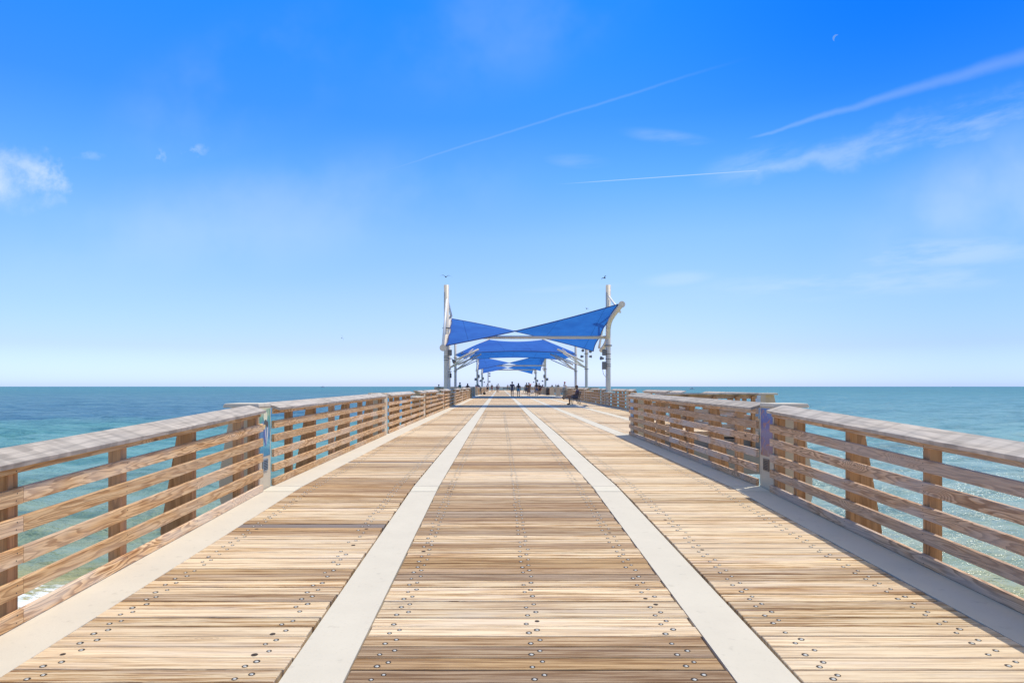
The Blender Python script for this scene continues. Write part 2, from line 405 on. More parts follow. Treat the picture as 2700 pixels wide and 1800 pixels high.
# dark sheet below the planks, painted shade for the deep gaps; then concrete strips
def lenbox(b, x0, x1, y0, y1, z0, z1):
    ys = sorted({y0, y1, *[p for p, _ in PROF if y0 < p < y1], *[j for j in J if y0 < j < y1]})
    for a, c in zip(ys, ys[1:]): b.box(x0, x1, a, c, z0, z1)
b = MB(); lenbox(b, XL-.03, XR+.03, -2, 205, -.10, -.064); lenbox(b, XR+.034, XW+.03, 18.1, 205, -.10, -.064)
b.build('gap_shade_sheet', M_GAPSHADE, deck, fn=zfn)
STR = [(-3.03, -2.615+.004, -2, 205), (-1.138, -.808, -2, 205), (1.222, 1.545, -2, 205), (3.04, 3.445, -2, 18.45), (3.04, 3.375, 18.47, 205), (4.815, 5.155, 18.6, 205), (6.46, 6.885, 18.1, 205),
       (3.46, 6.45, 18.05, 18.55)]
for i, (x0, x1, y0, y1) in enumerate(STR):
    b = MB(); ys = sorted({y0, y1, *[j for j in J if y0 < j < y1]})
    for a, c in zip(ys, ys[1:]):
        for k in range(4):
            p = a+(c-a)*k/4; q = a+(c-a)*(k+1)/4
            b.box(x0, x1, p+(.006 if k == 0 else 0), q-(.006 if k == 3 else 0), -.055, .002)
    b.build('concrete_strip', M_CONC, deck, fn=zfn)
b = MB()
for (x0, x1) in ((-3.02, -2.615), (-1.134, -.812), (1.226, 1.541), (3.045, 3.43)): b.box(x0, x1, 8.66, 8.985, .003, .006)
b.build('joint_patch', M_PATCH, deck, fn=zfn)
# slab, beams, piles
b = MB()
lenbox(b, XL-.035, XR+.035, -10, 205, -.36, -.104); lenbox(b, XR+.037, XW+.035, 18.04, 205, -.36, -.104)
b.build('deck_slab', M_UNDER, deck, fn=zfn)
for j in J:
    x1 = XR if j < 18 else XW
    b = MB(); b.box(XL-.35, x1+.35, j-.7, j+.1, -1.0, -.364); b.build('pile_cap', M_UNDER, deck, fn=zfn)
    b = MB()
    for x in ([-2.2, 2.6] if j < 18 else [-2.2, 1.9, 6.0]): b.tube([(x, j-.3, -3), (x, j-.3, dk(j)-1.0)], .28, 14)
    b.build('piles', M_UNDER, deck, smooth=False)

# ------------------------------------------------------------------ side platforms (75..95) and pier head
plat = empty('side_platform', (0, 0, 0), kind='structure')
def platform(x0, x1, y0, y1, par):
    b = MB(); y = y0+.2; rg = random.Random(int(x0*10+y0))
    t = .4
    while y < y1-.2:
        t = .6*t+.4*rg.random(); b.cur = (max(0, t-.2), rg.random(), 0); b.box(x0+.4, x1-.4, y+.003, y+PW-.003, -.05, 0); y += PW
    b.build('plank_panel', [M_PLANK], par, fn=zfn, attr=True)
    b = MB()
    for (a, c, d, e) in ((x0, x0+.39, y0, y1), (x1-.39, x1, y0, y1), (x0+.39, x1-.39, y0, y0+.19), (x0+.39, x1-.39, y1-.19, y1)): b.box(a, c, d, e, -.055, .002)
    b.build('concrete_strip', M_CONC, par, fn=zfn)
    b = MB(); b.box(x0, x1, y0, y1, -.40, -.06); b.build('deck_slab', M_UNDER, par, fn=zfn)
    b = MB()
    for x in (x0+.6, x1-.6):
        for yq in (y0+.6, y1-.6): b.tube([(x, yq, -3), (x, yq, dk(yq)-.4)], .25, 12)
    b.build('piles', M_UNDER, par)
platform(-7.1, XL-.035, 74.85, 94.6, plat); platform(XW+.035, 10.8, 74.85, 94.6, plat)
headp = empty('pier_head', (0, 0, 0), kind='structure')
platform(-19, XL-.04, 197, 212, headp); platform(XW+.04, 22.7, 197, 212, headp); platform(XL-.02, XW+.02, 205.05, 212, headp)

# ------------------------------------------------------------------ rails
BZ = [(.006, .094), (.189, .287), (.384, .487), (.580, .678), (.762, .862)]
HI = [(0, 5.3, 'high'), (5.3, 7.6, 'low'), (7.6, 9.4, 'high')]
def rail_section(p, rot, L, s, label, segs, posts, wmat, group, slope=0, detail=2, ends=(0, 0), joints=()):
    """local y runs along the rail, s*x points outward"""
    root = empty('railing_bay', (p[0], p[1], p[2]), rot, label, 'railing', group)
    fn = lambda x, y, z: (x, y, z+slope*y)
    def X(a): return s*a
    def board(name, a, b_, z0, z1, x0=0.0, x1=.038, mat=wmat):
        m = MB(); m.box(X(x0), X(x1), 0, b_-a, z0, z1, .003 if detail > 1 else 0)
        if detail > 1 and x0 == 0.0:
            m.m = 1
            for (t, kd) in posts:
                for q in (-.022, .022):
                    if a+.03 < t-.02 < b_-.02: m.tube([(X(-.0012), t-a-.02+q*.2, (z0+z1)/2+q), (X(.004), t-a-.02+q*.2, (z0+z1)/2+q)], .0042, 6)
        o = m.build(name, [mat, M_DARK], root, fn=lambda x, y, z: (x, y, z+slope*y)); o.location = (0, a, slope*a)
        return o
    if detail > 0:
        for k, (z0, z1) in enumerate(BZ):
            cuts = [0]+[j for i, j in enumerate(joints) if (i % 2 == 0 or k % 2 == 0 or len(joints) == 1)]+[L]
            for a, b_ in zip(cuts, cuts[1:]):
                a2 = a+(ends[0] if a == 0 else .0015); b2 = b_+(ends[1] if b_ == L else -.0015)
                j = random.uniform(-.003, .003) if k else 0
                board('kick_board' if k == 0 else 'rail_board', a2, b2, z0+j, z1+j)
    else:
        m = MB()
        for z0, z1 in BZ: m.box(X(0), X(.038), 0, L, z0, z1)
        m.build('rail_boards', wmat, root, fn=fn)
    for (a, b_, kd) in segs:
        a2 = a+(.05 if a == 0 else 0); b2 = b_-(.03 if b_ == L else 0)
        if kd == 'high':
            board('fascia_board', a2, b2, .957, 1.028)
            zt = ((-.06, 1.032), (.155, 1.098), (.145, 1.136), (-.07, 1.068))
            m = MB(); m.prism([(X(x), z-.03) for x, z in zt], 0, b2-a2, 'y')
            o = m.build('rail_cap', W_CAP, root, fn=fn, bevel=.004 if detail > 1 else 0); o.location = (0, a2, slope*a2)
        else:
            m = MB(); m.box(X(-.12), X(.20), 0, b2-a2, .868, .905)
            o = m.build('low_cap', M_CONC, root, fn=fn); o.location = (0, a2, slope*a2)
    for (t, kd) in posts:
        top = 1.02
        for (a, b_, k2) in segs:
            if a <= t <= b_ and k2 == 'low': top = .86
        m = MB(); z0 = -.32
        if kd == 's': m.box(X(.040), X(.138), -.045, .045, z0, top)
        else: m.prism([(X(.040), top), (X(.175), top), (X(.355), -.02), (X(.33), z0), (X(.040), z0)], -.045, .045, 'y')
        o = m.build('post' if kd == 's' else 'tapered_post', W_POST, root); o.location = (0, t, slope*t)
    return root

# murals -------------------------------------------------------------
def mural_mat(name, kind):
    m, t, b = new_mat(name); co = t.node('ShaderNodeTexCoord').outputs['Object']
    _, y, z = t.sep(co)
    wv = t.noise(co, 5, 4, .6, 1.5); wv2 = t.noise(co, 16, 4, .65, 2.0); wv3 = t.noise(t.vm('MULTIPLY', co, (1, 30, 6)), 1.5, 4, .6, 1.2)
    h = t.m('DIVIDE', t.m('SUBTRACT', z, .42), .62)
    hh = t.m('ADD', h, t.m('MULTIPLY', t.m('SUBTRACT', wv, .5), .5))
    if kind == 'reef':
        c = t.ramp(hh, [(0, (.03, .22, .38)), (.22, (.04, .32, .44)), (.42, (.06, .20, .42)), (.62, (.12, .28, .42)), (.80, (.10, .36, .30)), (.97, (.62, .64, .36))])
        glow = t.m('SUBTRACT', 1, t.sm(t.m('ABSOLUTE', t.m('SUBTRACT', h, .27)), 0, .16))
        c = t.mix(t.m('MULTIPLY', glow, t.sm(wv2, .4, .65)), c, (.35, .82, .85))
        c = t.mix(t.m('MULTIPLY', t.sm(wv2, .55, .68), .8), c, (.05, .12, .22))
        c = t.mix(t.m('MULTIPLY', t.sm(wv3, .60, .7), .6), c, (.70, .72, .60))
        edge = t.sm(t.m('ABSOLUTE', y), .12, .20)
        c = t.mix(t.m('MULTIPLY', t.m('MULTIPLY', edge, t.sm(h, .4, .7)), .8), c, (.04, .35, .25))
    elif kind == 'dusk':
        c = t.ramp(hh, [(0, (.30, .17, .12)), (.25, (.16, .12, .26)), (.5, (.20, .17, .30)), (.75, (.07, .10, .36)), (1, (.05, .20, .50))])
        dg = t.noise(t.vm('ADD', co, t.comb(0, t.m('MULTIPLY', z, .6), 0)), 7, 4, .65, 1.2)
        c = t.mix(t.m('MULTIPLY', t.sm(dg, .54, .62), .85), c, (.42, .15, .08))
        c = t.mix(t.m('MULTIPLY', t.sm(wv2, .60, .70), .8), c, (.30, .38, .55))
        c = t.mix(t.m('MULTIPLY', t.sm(wv3, .60, .7), .7), c, (.45, .52, .62))
        c = t.mix(t.m('MULTIPLY', t.sm(wv, .58, .68), .7), c, (.13, .12, .55))
    elif kind == 'sky':
        c = t.ramp(hh, [(0, (.12, .30, .45)), (.4, (.10, .25, .55)), (.7, (.35, .55, .68)), (1, (.55, .72, .80))])
        c = t.mix(t.m('MULTIPLY', t.sm(wv2, .55, .66), .8), c, (.75, .80, .80))
    else:
        c = t.ramp(hh, [(0, (.62, .30, .20)), (.5, (.70, .40, .30)), (1, (.62, .25, .22))])
        c = t.mix(t.m('MULTIPLY', t.sm(wv2, .55, .66), .7), c, (.75, .6, .45))
    t.put(b.inputs['Base Color'], c); b.inputs['Roughness'].default_value = .45
    return m
MURAL = {k: mural_mat('mural_'+k, k) for k in ('reef', 'dusk', 'sky', 'coral')}
M_P1 = simple('paint_umber', (.10, .08, .07), .5); M_P2 = simple('paint_indigo', (.10, .16, .42), .5, 0, .3, 20); M_P3 = simple('paint_ochre', (.72, .55, .25), .5, 0, .2, 20)
M_P4 = simple('paint_cream', (.80, .78, .55), .5, 0, .1, 20); M_P5 = simple('paint_rust', (.50, .16, .08), .5, 0, .3, 20); M_P6 = simple('paint_pale', (.62, .62, .60), .5, 0, .3, 20)
def pilaster(x, y, s, label, mural=None, vent=None, rot=0, wid=.45):
    root = empty('concrete_pilaster', (x, y-wid if rot == 0 else y, dk(y)), rot, label, 'concrete pillar', 'concrete pilasters between the railing bays')
    X = lambda a: s*a
    m = MB()
    prof = [(.040, -.35), (.040, 1.05), (.46, 1.05), (.52, .75), (.62, .18), (.62, -.1), (.55, -.35)]
    # front plate and fin
    m.prism([(X(a), z) for a, z in [(.040, -.1), (.040, 1.05), (.16, 1.05), (.16, -.1)]], 0, wid, 'y')
    m.build('face_plate', M_CONC2, root)
    m = MB(); m.prism([(X(a), z) for a, z in [(.162, -.35)]+[(.162, 1.05)]+prof[2:]], wid-.26, wid-.02, 'y')
    m.build('fin', M_CONC2, root, bevel=.01)
    m = MB(); m.prism([(X(.036), 1.053), (X(.036), 1.105), (X(.47), 1.105), (X(.49), 1.075), (X(.49), 1.053)], -.004, wid+.004, 'y')
    m.build('cap_stone', M_CONC2 if not mural else M_CONC, root, bevel=.01)
    if mural:
        q = MB(); q.box(X(.0372), X(.0395), -(wid/2-.03), wid/2-.03, .42, 1.035); o = q.build('mural_panel', MURAL[mural], root); o.location = (0, wid/2, 0)
        def blobp(cy, cz, ry, rz, mat, tilt=0, lay=.0005, name='painted_shape'):
            n = 18; q = MB(); ca, sa = math.cos(tilt), math.sin(tilt); pl = []
            for k in range(n):
                a = 2*math.pi*k/n; e, f = ry*math.cos(a), rz*math.sin(a)*(1+.1*math.sin(3*a)); pl.append((cy+e*ca-f*sa, cz+e*sa+f*ca))
            q.prism(pl, X(.0372-lay-.0008), X(.0372-lay), 'x'); q.build(name, mat, o)
        if mural == 'reef':
            blobp(.02, .93, .07, .07, M_P4, 0, .0005); blobp(.02, .845, .045, .05, M_P1, 0, .0015)
            blobp(-.035, .80, .05, .03, M_P3, .2, .0025); blobp(.00, .68, .045, .13, M_P2, .22, .0015); blobp(.02, .69, .012, .12, M_P6, .25, .003)
            blobp(.09, .72, .022, .11, M_P6, -.1, .0015); blobp(.085, .83, .03, .04, M_P1, .3, .0025)
    if vent:
        mm = M_VENTL if vent == 'grey' else M_VENTR
        q = MB(); q.box(X(.028), X(.0385), wid*.30, wid*.72, .23, .385); o = q.build('vent_plate', mm, root, bevel=.003)
        q = MB()
        for k in range(6): q.box(X(.0262), X(.0278), wid*.36, wid*.67, .25+k*.0205, .259+k*.0205)
        q.build('louvre_slots', M_VDARK, o)
    return root
ORD = ['first', 'second', 'third', 'fourth', 'fifth', 'sixth', 'seventh', 'eighth', 'ninth', 'tenth', 'eleventh', 'twelfth', 'thirteenth', 'fourteenth', 'fifteenth', 'sixteenth', 'seventeenth', 'eighteenth', 'nineteenth', 'twentieth']
def posts_for(L, start=1.2, step=1.3):
    out = []; t = start; k = 0
    while t < L-.1: out.append((t, 's' if k % 2 == 0 else 't')); t += step; k += 1
    return out
GL, GR = 'timber railing bays along the left edge', 'timber railing bays along the right edge'
# left, near ramp bay
sl = (dk(9.05)-dk(0))/9.05
y0 = -2.0
rail_section((XL, y0, dk(y0)), 0, 8.6-y0, -1, 'left timber railing bay nearest the camera, pale knotty boards under a grey cap', [(0, 8.6-y0, 'high')],
             [(t-y0, k) for t, k in ((-1.2, 's'), (.5, 't'), (1.8, 's'), (3.0, 't'), (4.26, 's'), (5.515, 's'), (6.79, 't'), (8.06, 's'), (8.53, 's'))], W_RAIL, GL, sl, 2, (0, .06), (4.26-y0+.04,))
rail_section((XR, y0, dk(y0)), 0, 8.6-y0, 1, 'right timber railing bay nearest the camera, greyer boards with lit top edges', [(0, 8.6-y0, 'high')],
             [(t-y0, k) for t, k in ((-.8, 's'), (.5, 't'), (1.8, 's'), (3.0, 't'), (4.26, 's'), (5.52, 's'), (6.77, 't'), (7.97, 's'), (8.53, 's'))], W_RAILR, GR, sl, 2, (0, .03), (2.0,))
pilaster(XL, 9.05, -1, 'concrete pillar with a turquoise underwater mural, first on the left railing', 'reef', 'grey')
pilaster(XR, 9.05, 1, 'concrete pillar with a purple and rust mural, first on the right railing', 'dusk', 'bronze')
mur = {(3, 'L'): 'coral', (1, 'R'): 'sky', (5, 'L'): None}
for k in range(1, 21):
    a, c = J[k-1], J[k]; L = c-.45-a; sp = (dk(c)-dk(a))/(c-a)
    det = 2 if k < 3 else 1
    if k >= 7: det = 0
    if a+L > 196 : continue
    skipL = 65 < a < 67 and False
    inplat = (74.0 < a < 93)
    lab = f'left railing bay {"just past the turquoise mural pillar" if k == 1 else "with a lowered notch, "+ORD[k]+" bay from the camera"}' if k < 9 else f'small distant left railing bay, {ORD[k]} from the camera'
    if not inplat:
        if k == 1: segs = [(0, L, 'high')]
        else: segs = [(0, 5.3, 'high'), (5.3, 7.5, 'low'), (7.5, L, 'high')]
        ps = posts_for(L, .93, 1.27) if k < 9 else posts_for(L, 1.2, 2.6)
        rail_section((XL, a, dk(a)), 0, L, -1, lab, segs, ps, W_RAIL, GL, sp, det, (.03, .04), (4.7,) if k < 7 else ())
    pilaster(XL, c, -1, f'concrete pillar {ORD[k]} along the left railing' if mur.get((k, 'L')) is None else 'pink painted concrete pillar, fourth along the left railing', mur.get((k, 'L')))
    if k == 1:
        rail_section((XR, a, dk(a)), 0, L, 1, 'right railing bay between the purple mural pillar and the deck widening', [(0, L, 'high')], posts_for(L, .93, 1.27), W_RAILR, GR, sp, 2, (.03, .04), (4.7,))
        pilaster(XR, 18.05, 1, 'concrete pillar with a pale blue mural where the deck widens', 'sky')
    else:
        if not inplat:
            lab = f'right railing bay of the widened deck, {ORD[k-2]} from the corner' if k < 9 else f'small distant right railing bay, {ORD[k-2]} from the corner'
            rail_section((XW, a, dk(a)), 0, L, 1, lab, [(0, 4.7, 'high'), (4.7, 7.2, 'low'), (7.2, L, 'high')], posts_for(L, .93, 1.27) if k < 9 else posts_for(L, 1.2, 2.6), W_RAILR, GR, sp, min(det, 1), (.03, .04), (4.7,) if k < 7 else ())
        pilaster(XW, c, 1, f'concrete pillar {ORD[k-2]} past the corner along the widened right railing')
# transverse railing at the widening and its corner pilaster
GT = 'timber railings running across the pier'
rail_section((XR+.62, 18.02, dk(18.0)), R(-90), XW-XR-.62-.05, 1, 'short timber railing across the step where the deck widens, posts on its near side', [(0, XW-XR-.67, 'high')], [(.25, 's'), (.9, 't'), (1.6, 's'), (2.2, 't'), (2.62, 's')], W_RAILR, GT, 0, 1)
pilaster(XW, 18.45, 1, 'tall concrete corner pillar with blue mural at the widened right edge', 'sky')
def trans(x0, x1, y, s, label):
    L = x1-x0
    rail_section((x0, y, dk(y)), R(-90), L, s, label, [(0, L, 'high')], posts_for(L, .5, 1.3), W_RAILR, GT, 0, 0)
def side(x, y0, y1, s, label, m=W_RAIL):
    L = y1-y0
    rail_section((x, y0, dk(y0)), 0, L, s, label, [(0, L, 'high')], posts_for(L, .9, 2.6), m, 'side platform railings', (dk(y1)-dk(y0))/L, 0)
trans(-7.1, -3.65, 74.9, 1, 'distant railing across the front of the left side platform')
trans(XW+.65, 10.8, 74.9, 1, 'distant white-topped railing across the front of the right side platform')
trans(-7.1, -3.65, 94.6, -1, 'distant shaded railing across the back of the left side platform')
trans(XW+.65, 10.8, 94.6, -1, 'distant shaded railing across the back of the right side platform')
side(-7.1, 74.95, 94.5, -1, 'outer railing of the left side platform'); side(10.8, 74.95, 94.5, 1, 'outer railing of the right side platform', W_RAILR)
trans(-19, -3.7, 197, 1, 'far thin railing on the left wing of the pier head'); trans(XW+.7, 22.7, 197, 1, 'far thin railing on the right wing of the pier head')
trans(-19, 22.7, 212, -1, 'farthest railing closing the end of the pier')

# ------------------------------------------------------------------ shade canopies
def fabric(name, c1, c2):
    m, t, b = new_mat(name); co = t.node('ShaderNodeTexCoord').outputs['Object']
    n = t.noise(co, 1.4, 3, .5); n2 = t.noise(co, 40, 2, .5)
    x, y, z = t.sep(co); seam = t.m('ABSOLUTE', t.m('SUBTRACT', t.m('FRACT', t.m('ADD', t.m('MULTIPLY', t.m('ADD', x, t.m('MULTIPLY', y, .12)), .36), .3)), .5))
    sk = t.m('SUBTRACT', 1, t.sm(seam, .003, .012))
    n3 = t.noise(t.vm('MULTIPLY', co, (.25, .6, 1)), .8, 2, .5)
    c = t.mix(t.m('ADD', t.m('MULTIPLY', t.sm(t.m('MULTIPLY', t.m('ADD', n, n3), .5), .25, .75), .7), t.m('MULTIPLY', n2, .15)), c1, c2); c = t.mix(t.m('MULTIPLY', sk, .45), c, tuple(q*.45 for q in c1))
    df = t.node('ShaderNodeBsdfDiffuse'); t.put(df.inputs[0], c); tr = t.node('ShaderNodeBsdfTranslucent'); t.put(tr.inputs[0], t.mix(1, c, (.35, 1.0, 1.0), 'MULTIPLY'))
    ms = t.node('ShaderNodeMixShader'); ms.inputs[0].default_value = .42; t.l.new(df.outputs[0], ms.inputs[1]); t.l.new(tr.outputs[0], ms.inputs[2])
    o = [q for q in t.n if q.type == 'OUTPUT_MATERIAL'][0]; t.l.new(ms.outputs[0], o.inputs[0])
    return m
M_SAIL = fabric('blue_shade_cloth', (.06, .16, .58), (.09, .26, .80))
M_HEM = simple('sail_hem', (.02, .05, .20), .7)
def grid_mesh(fn, nu, nv):
    vs = [fn(i/nu, j/nv) for j in range(nv+1) for i in range(nu+1)]
    fs = [(j*(nu+1)+i, j*(nu+1)+i+1, (j+1)*(nu+1)+i+1, (j+1)*(nu+1)+i) for j in range(nv) for i in range(nu)]
    return vs, fs
def floodlight(par, p, aim, sc=1.0):
    m = MB(); p = Vector(p); a = Vector(aim).normalized()
    m.tube([p, p+a*.10*sc, p+a*.30*sc], [.05*sc, .10*sc, .16*sc], 12); m.build('flood_light', M_GREYBOX, par, smooth=False)
def pole(par, x, top, r=.165, y=0, ring=(4.35,)):
    m = MB(); m.tube([(x, y, -.35), (x, y, .25), (x, y, .75), (x, y, top)], [r*.82, r*.82, r, r], 20); o = m.build('mast', M_STEEL, par, smooth=True)
    m = MB()
    for z in ring: m.tube([(x, y, z-.03), (x, y, z+.03)], r*1.55, 16)
    m.build('flange', M_STEELD, o)
    m = MB(); m.box(x-.5, x+.5, y-.5, y+.5, -1.2, -.36); m.build('footing', M_CONC2, par)
    return o
def hypar(y, label, mt=7.82):
    """posts at x=-3.47 / 7.03; sail spans y-2.8 .. y+2.8, high 6.1, low 3.7"""
    root = empty('shade_canopy', (0, y, dk(y)), 0, label, 'shade sail', 'blue shade sail canopies over the pier')
    xl, xr = -3.47, 7.03
    A = Vector((-3.30, -2.8, 3.72)); B = Vector((7.2, -2.8, 6.24)); Cc = Vector((-3.38, 2.8, 5.92)); Dd = Vector((6.45, 2.8, 3.68))
    def f(u, v):
        # corners A(left near) B(right near) C(left far) D(right far), edges pulled in
        p = (A*(1-u)+B*u)*(1-v)+(Cc*(1-u)+Dd*u)*v
        p = p.copy()
        p.y += .45*4*u*(1-u)*(1-2*v)*1.0
        p.z += -.10*4*u*(1-u)*(1 if v < .5 else -1)*abs(1-2*v)
        e = .08*4*v*(1-v) + .07*abs(math.sin(3*math.pi*v))
        p.x += e*(1-u)**4 - e*u**4
        return tuple(p)
    vs, fs = grid_mesh(f, 28, 16); m = MB(); m.add(vs, fs); o = m.build('sail', M_SAIL, root, smooth=True)
    m = MB()
    m.tube([f(i/28, 0) for i in range(29)], .035, 6); m.tube([f(i/28, 1) for i in range(29)], .035, 6)
    m.tube([f(0, i/16) for i in range(17)], .03, 6); m.tube([f(1, i/16) for i in range(17)], .03, 6)
    m.build('hem', M_HEM, o)
    pole(root, xl, mt, ring=(5.03,)); pole(root, xr, mt, ring=(3.9,))
    m = MB(); m.tube([(xl, 0, 4.43), (xr, 0, 4.43)], .105, 14); m.build('cross_beam', M_STEEL, root, smooth=True)
    # curved side booms
    ptsl = [(xl+.03, -3.05, 3.58), (xl, -1.5, 4.0), (xl, -.2, 4.5), (xl, 1.4, 5.2), (xl, 3.0, 6.05)]
    ptsr = [(xr+.34, -3.05, 6.2), (xr+.06, -2.1, 5.75), (xr-.08, -1.25, 5.37), (xr-.08, -.6, 4.92), (xr-.02, 0, 4.4), (xr, 1.3, 4.0), (xr, 3.0, 3.75)]
    for pts in (ptsl, ptsr):
        P = [Vector(p) for p in pts]; sm = []
        for i in range(len(P)-1):
            p0, p1, p2, p3 = P[max(i-1, 0)], P[i], P[i+1], P[min(i+2, len(P)-1)]
            for k in range(5):
                t = k/5; sm.append(.5*((2*p1)+(-p0+p2)*t+(2*p0-5*p1+4*p2-p3)*t*t+(-p0+3*p1-3*p2+p3)*t**3))
        sm.append(P[-1]); m = MB(); m.tube(sm, .15, 16); o = m.build('boom', M_STEEL, root, smooth=True)
        d = (sm[0]-sm[1]).normalized(); m = MB(); m.tube([sm[0]+Vector((0, .04, 0)), sm[0]-Vector((0, .03, 0))], .20, 24); m.build('end_disc', M_STEEL, o)
    for (a, b_) in (((xl+.03, -.05, 7.0), (xl+.02, -2.9, 3.75)), ((xr, -.05, 7.15), (xr+.33, -2.5, 5.8)), ((xl, .05, 7.2), (xl+.12, 2.8, 6.1)), ((xr, .05, 7.0), (xr-.2, 2.7, 3.9))):
        m = MB(); m.tube([a, b_], [.06, .085], 10); m.build('brace', M_WPAINT, root, smooth=True)
    return root, xl, xr
c1, xl, xr = hypar(44.3, 'nearest blue shade sail, twisted with its right front corner raised high')
# fittings on the first canopy
m = MB()
m.box(xr-.40, xr-.16, -.2, .0, 3.25, 3.65); m.build('speaker_box', M_GREYBOX, c1, bevel=.02)
m = MB(); m.box(xr-.41, xr-.16, -.22, .0, 2.35, 2.85); m.build('control_box', M_GREYBOX, c1, bevel=.02)
m = MB(); m.box(xl+.16, xl+.36, -.2, .0, 3.25, 3.62); m.build('speaker_box', M_GREYBOX, c1, bevel=.02)
m = MB(); m.box(xl+.22, xl+.34, -.16, -.02, 1.8, 2.1); m.tube([(xl, -.1, 2.2), (xl+.34, -.1, 2.2), (xl+.36, -.1, 2.26)], .02, 6); m.tube([(xl+.28, -.09, 2.1), (xl+.28, -.09, 2.2)], .012, 6); m.build('lantern', M_DARK, c1)
m = MB(); m.tube([(xl, -.1, 3.05), (xl+.38, -.1, 3.05), (xl+.40, -.1, 2.95)], .025, 8); m.build('light_arm', M_STEELD, c1)
floodlight(c1, (xl+.40, -.1, 2.98), (.4, -.3, -.5), .8); floodlight(c1, (xr-.30, -.15, 3.05), (-.8, -.3, .1), .8)
for (x, zs) in ((xl, (2.95, 3.1, 3.2)), (xr, (2.55, 2.68, 3.02, 3.35))):
    m = MB()
    for z in zs: m.tube([(x, 0, z-.02), (x, 0, z+.02)], .178, 18)
    m.build('strap', M_STEELD, c1)
m = MB(); m.tube([(xr-.38, -.15, 2.35), (xr-.34, -.18, 2.05), (xr-.22, -.17, 1.9), (xr-.16, -.15, 1.85)], .014, 6); m.build('cable', M_DARK, c1)
def far_fit(c, xl, xr):
    for x, s in ((xl, 1), (xr, -1)):
        m = MB(); m.box(x+s*.2-.12, x+s*.2+.16, -.25, 0, 2.5, 3.0); m.build('speaker_box', M_GREYBOX, c)
        m = MB(); m.box(x-s*.3-.14, x-s*.3+.14, -.25, 0, 2.1, 2.5); m.build('control_box', M_GREYBOX, c)
        floodlight(c, (x+s*.3, -.1, 2.0), (s, -.4, .2), .8)
c3, xl, xr = hypar(105.4, 'third blue shade sail, small and twisted, beyond the arched one', 7.0); far_fit(c3, xl, xr)
c4, xl, xr = hypar(133.0, 'farthest blue shade sail, smallest of the four', 7.0); far_fit(c4, xl, xr)
# arched canopy
def arched(y):
    root = empty('shade_canopy', (1.85, y, dk(y)), 0, 'second blue shade sail, arched like a tent over four masts with curved ridge', 'shade sail', 'blue shade sail canopies over the pier')
    hx, hy, rx, zr, ze = 5.85, 8.0, 3.05, 6.55, 4.55
    def f(u, v):
        # u across, v from near edge (0) over ridge (.5) to far edge (1)
        t = 2*u-1; w_ = 1-abs(2*v-1)
        xe = hx-.35*0; x = t*(xe*(1-w_)+rx*w_)
        yv = (2*v-1)*hy*(1-.08*(1-t*t)*(1-w_))
        z = ze+.30*(1-t*t)*(1-w_)+(zr-ze)*(w_**.85)-.22*(1-t*t)*w_-.15*t*t*math.sin(math.pi*w_)*.5
        return (x, yv, z)
    vs, fs = grid_mesh(f, 24, 20); m = MB(); m.add(vs, fs); o = m.build('sail', M_SAIL, root, smooth=True)
    m = MB(); m.tube([f(i/24, 0) for i in range(25)], .04, 6); m.tube([f(i/24, 1) for i in range(25)], .04, 6); m.build('hem', M_HEM, o)
    for s in (-1, 1):
        # side flap: ridge end, near corner, far corner, low side point
        P0 = Vector((s*rx, 0, zr)); Pn = Vector((s*hx, -hy, ze)); Pf = Vector((s*hx, hy, ze)); Ps = Vector((s*6.95, 0, 4.75))
        def g(u, v, P0=P0, Pn=Pn, Pf=Pf, Ps=Ps):
            a = P0.lerp(Ps, u); e = (Pn if v < .5 else Pf); k = abs(2*v-1)*.86
            e2 = P0.lerp(e, .35+.65*1)
            p = a.lerp(e2, k*(1.0)); p.z += .12*math.sin(math.pi*u)
            p.x += s*.02
            return tuple(p)
        vs, fs = grid_mesh(g, 8, 12); m = MB(); m.add(vs, fs); m.build('side_flap', M_SAIL, root, smooth=True)
    for s in (-1, 1):
        for yy_ in (-7.4, 2.5):
            m_ = pole(root, s*7.1, 7.1, .15, yy_, ring=(3.0, 4.6))
            for (dyv, zt, xx) in ((-3.2, 4.6, 4.4), (3.0, 4.6, 4.4), (0, 5.2, 4.6)):
                m = MB(); m.tube([(s*7.0, yy_, 3.15), (s*xx, yy_+dyv, zt-.12)], [.07, .05], 8); m.build('strut', M_STEEL, root, smooth=True)
            m = MB(); m.tube([(s*6.7, yy_-.9, 3.75), (s*4.0, yy_-.9, 5.0)], .10, 10); m.build('support_arm', M_STEEL, root, smooth=True)
    for sx in (-1, 1):
        m = MB(); m.tube([(s_, 0, 0) for s_ in ()] or [(sx*3.0, 0, 6.6), (sx*4.8, 0, 5.75), (sx*6.9, 0, 4.8)], .09, 10); m.build('ridge_arm', M_STEEL, root, smooth=True)
    x = 7.1
    for (dx_, z, aim) in ((-.55, 4.9, (-.3, -1, 0)), (-.5, 4.3, (-1, -.3, 0)), (.4, 4.8, (.6, -1, 0)), (.4, 4.3, (1, -.3, 0))):
        floodlight(root, (x+dx_*.6, -7.5, z), aim, 1.0)
    return root
arched(78.0)
# slender far mast with loudspeakers
def mast(x, y, label):
    r_ = empty('loudspeaker_mast', (x, y, dk(y)), 0, label, 'mast', 'slender masts at the pier rail')
    m = MB(); m.tube([(0, 0, -.5), (0, 0, 5.4)], [.14, .10], 12); m.build('mast', M_STEELD, r_)
    for z, s in ((4.9, 1), (4.2, 1), (2.6, 1)):
        floodlight(r_, (s*.15, -.05, z), (s, -.5, -.1), 1.6)
    return r_
mast(-3.4, 197, 'thin dark far mast with small loudspeakers at the left rail')

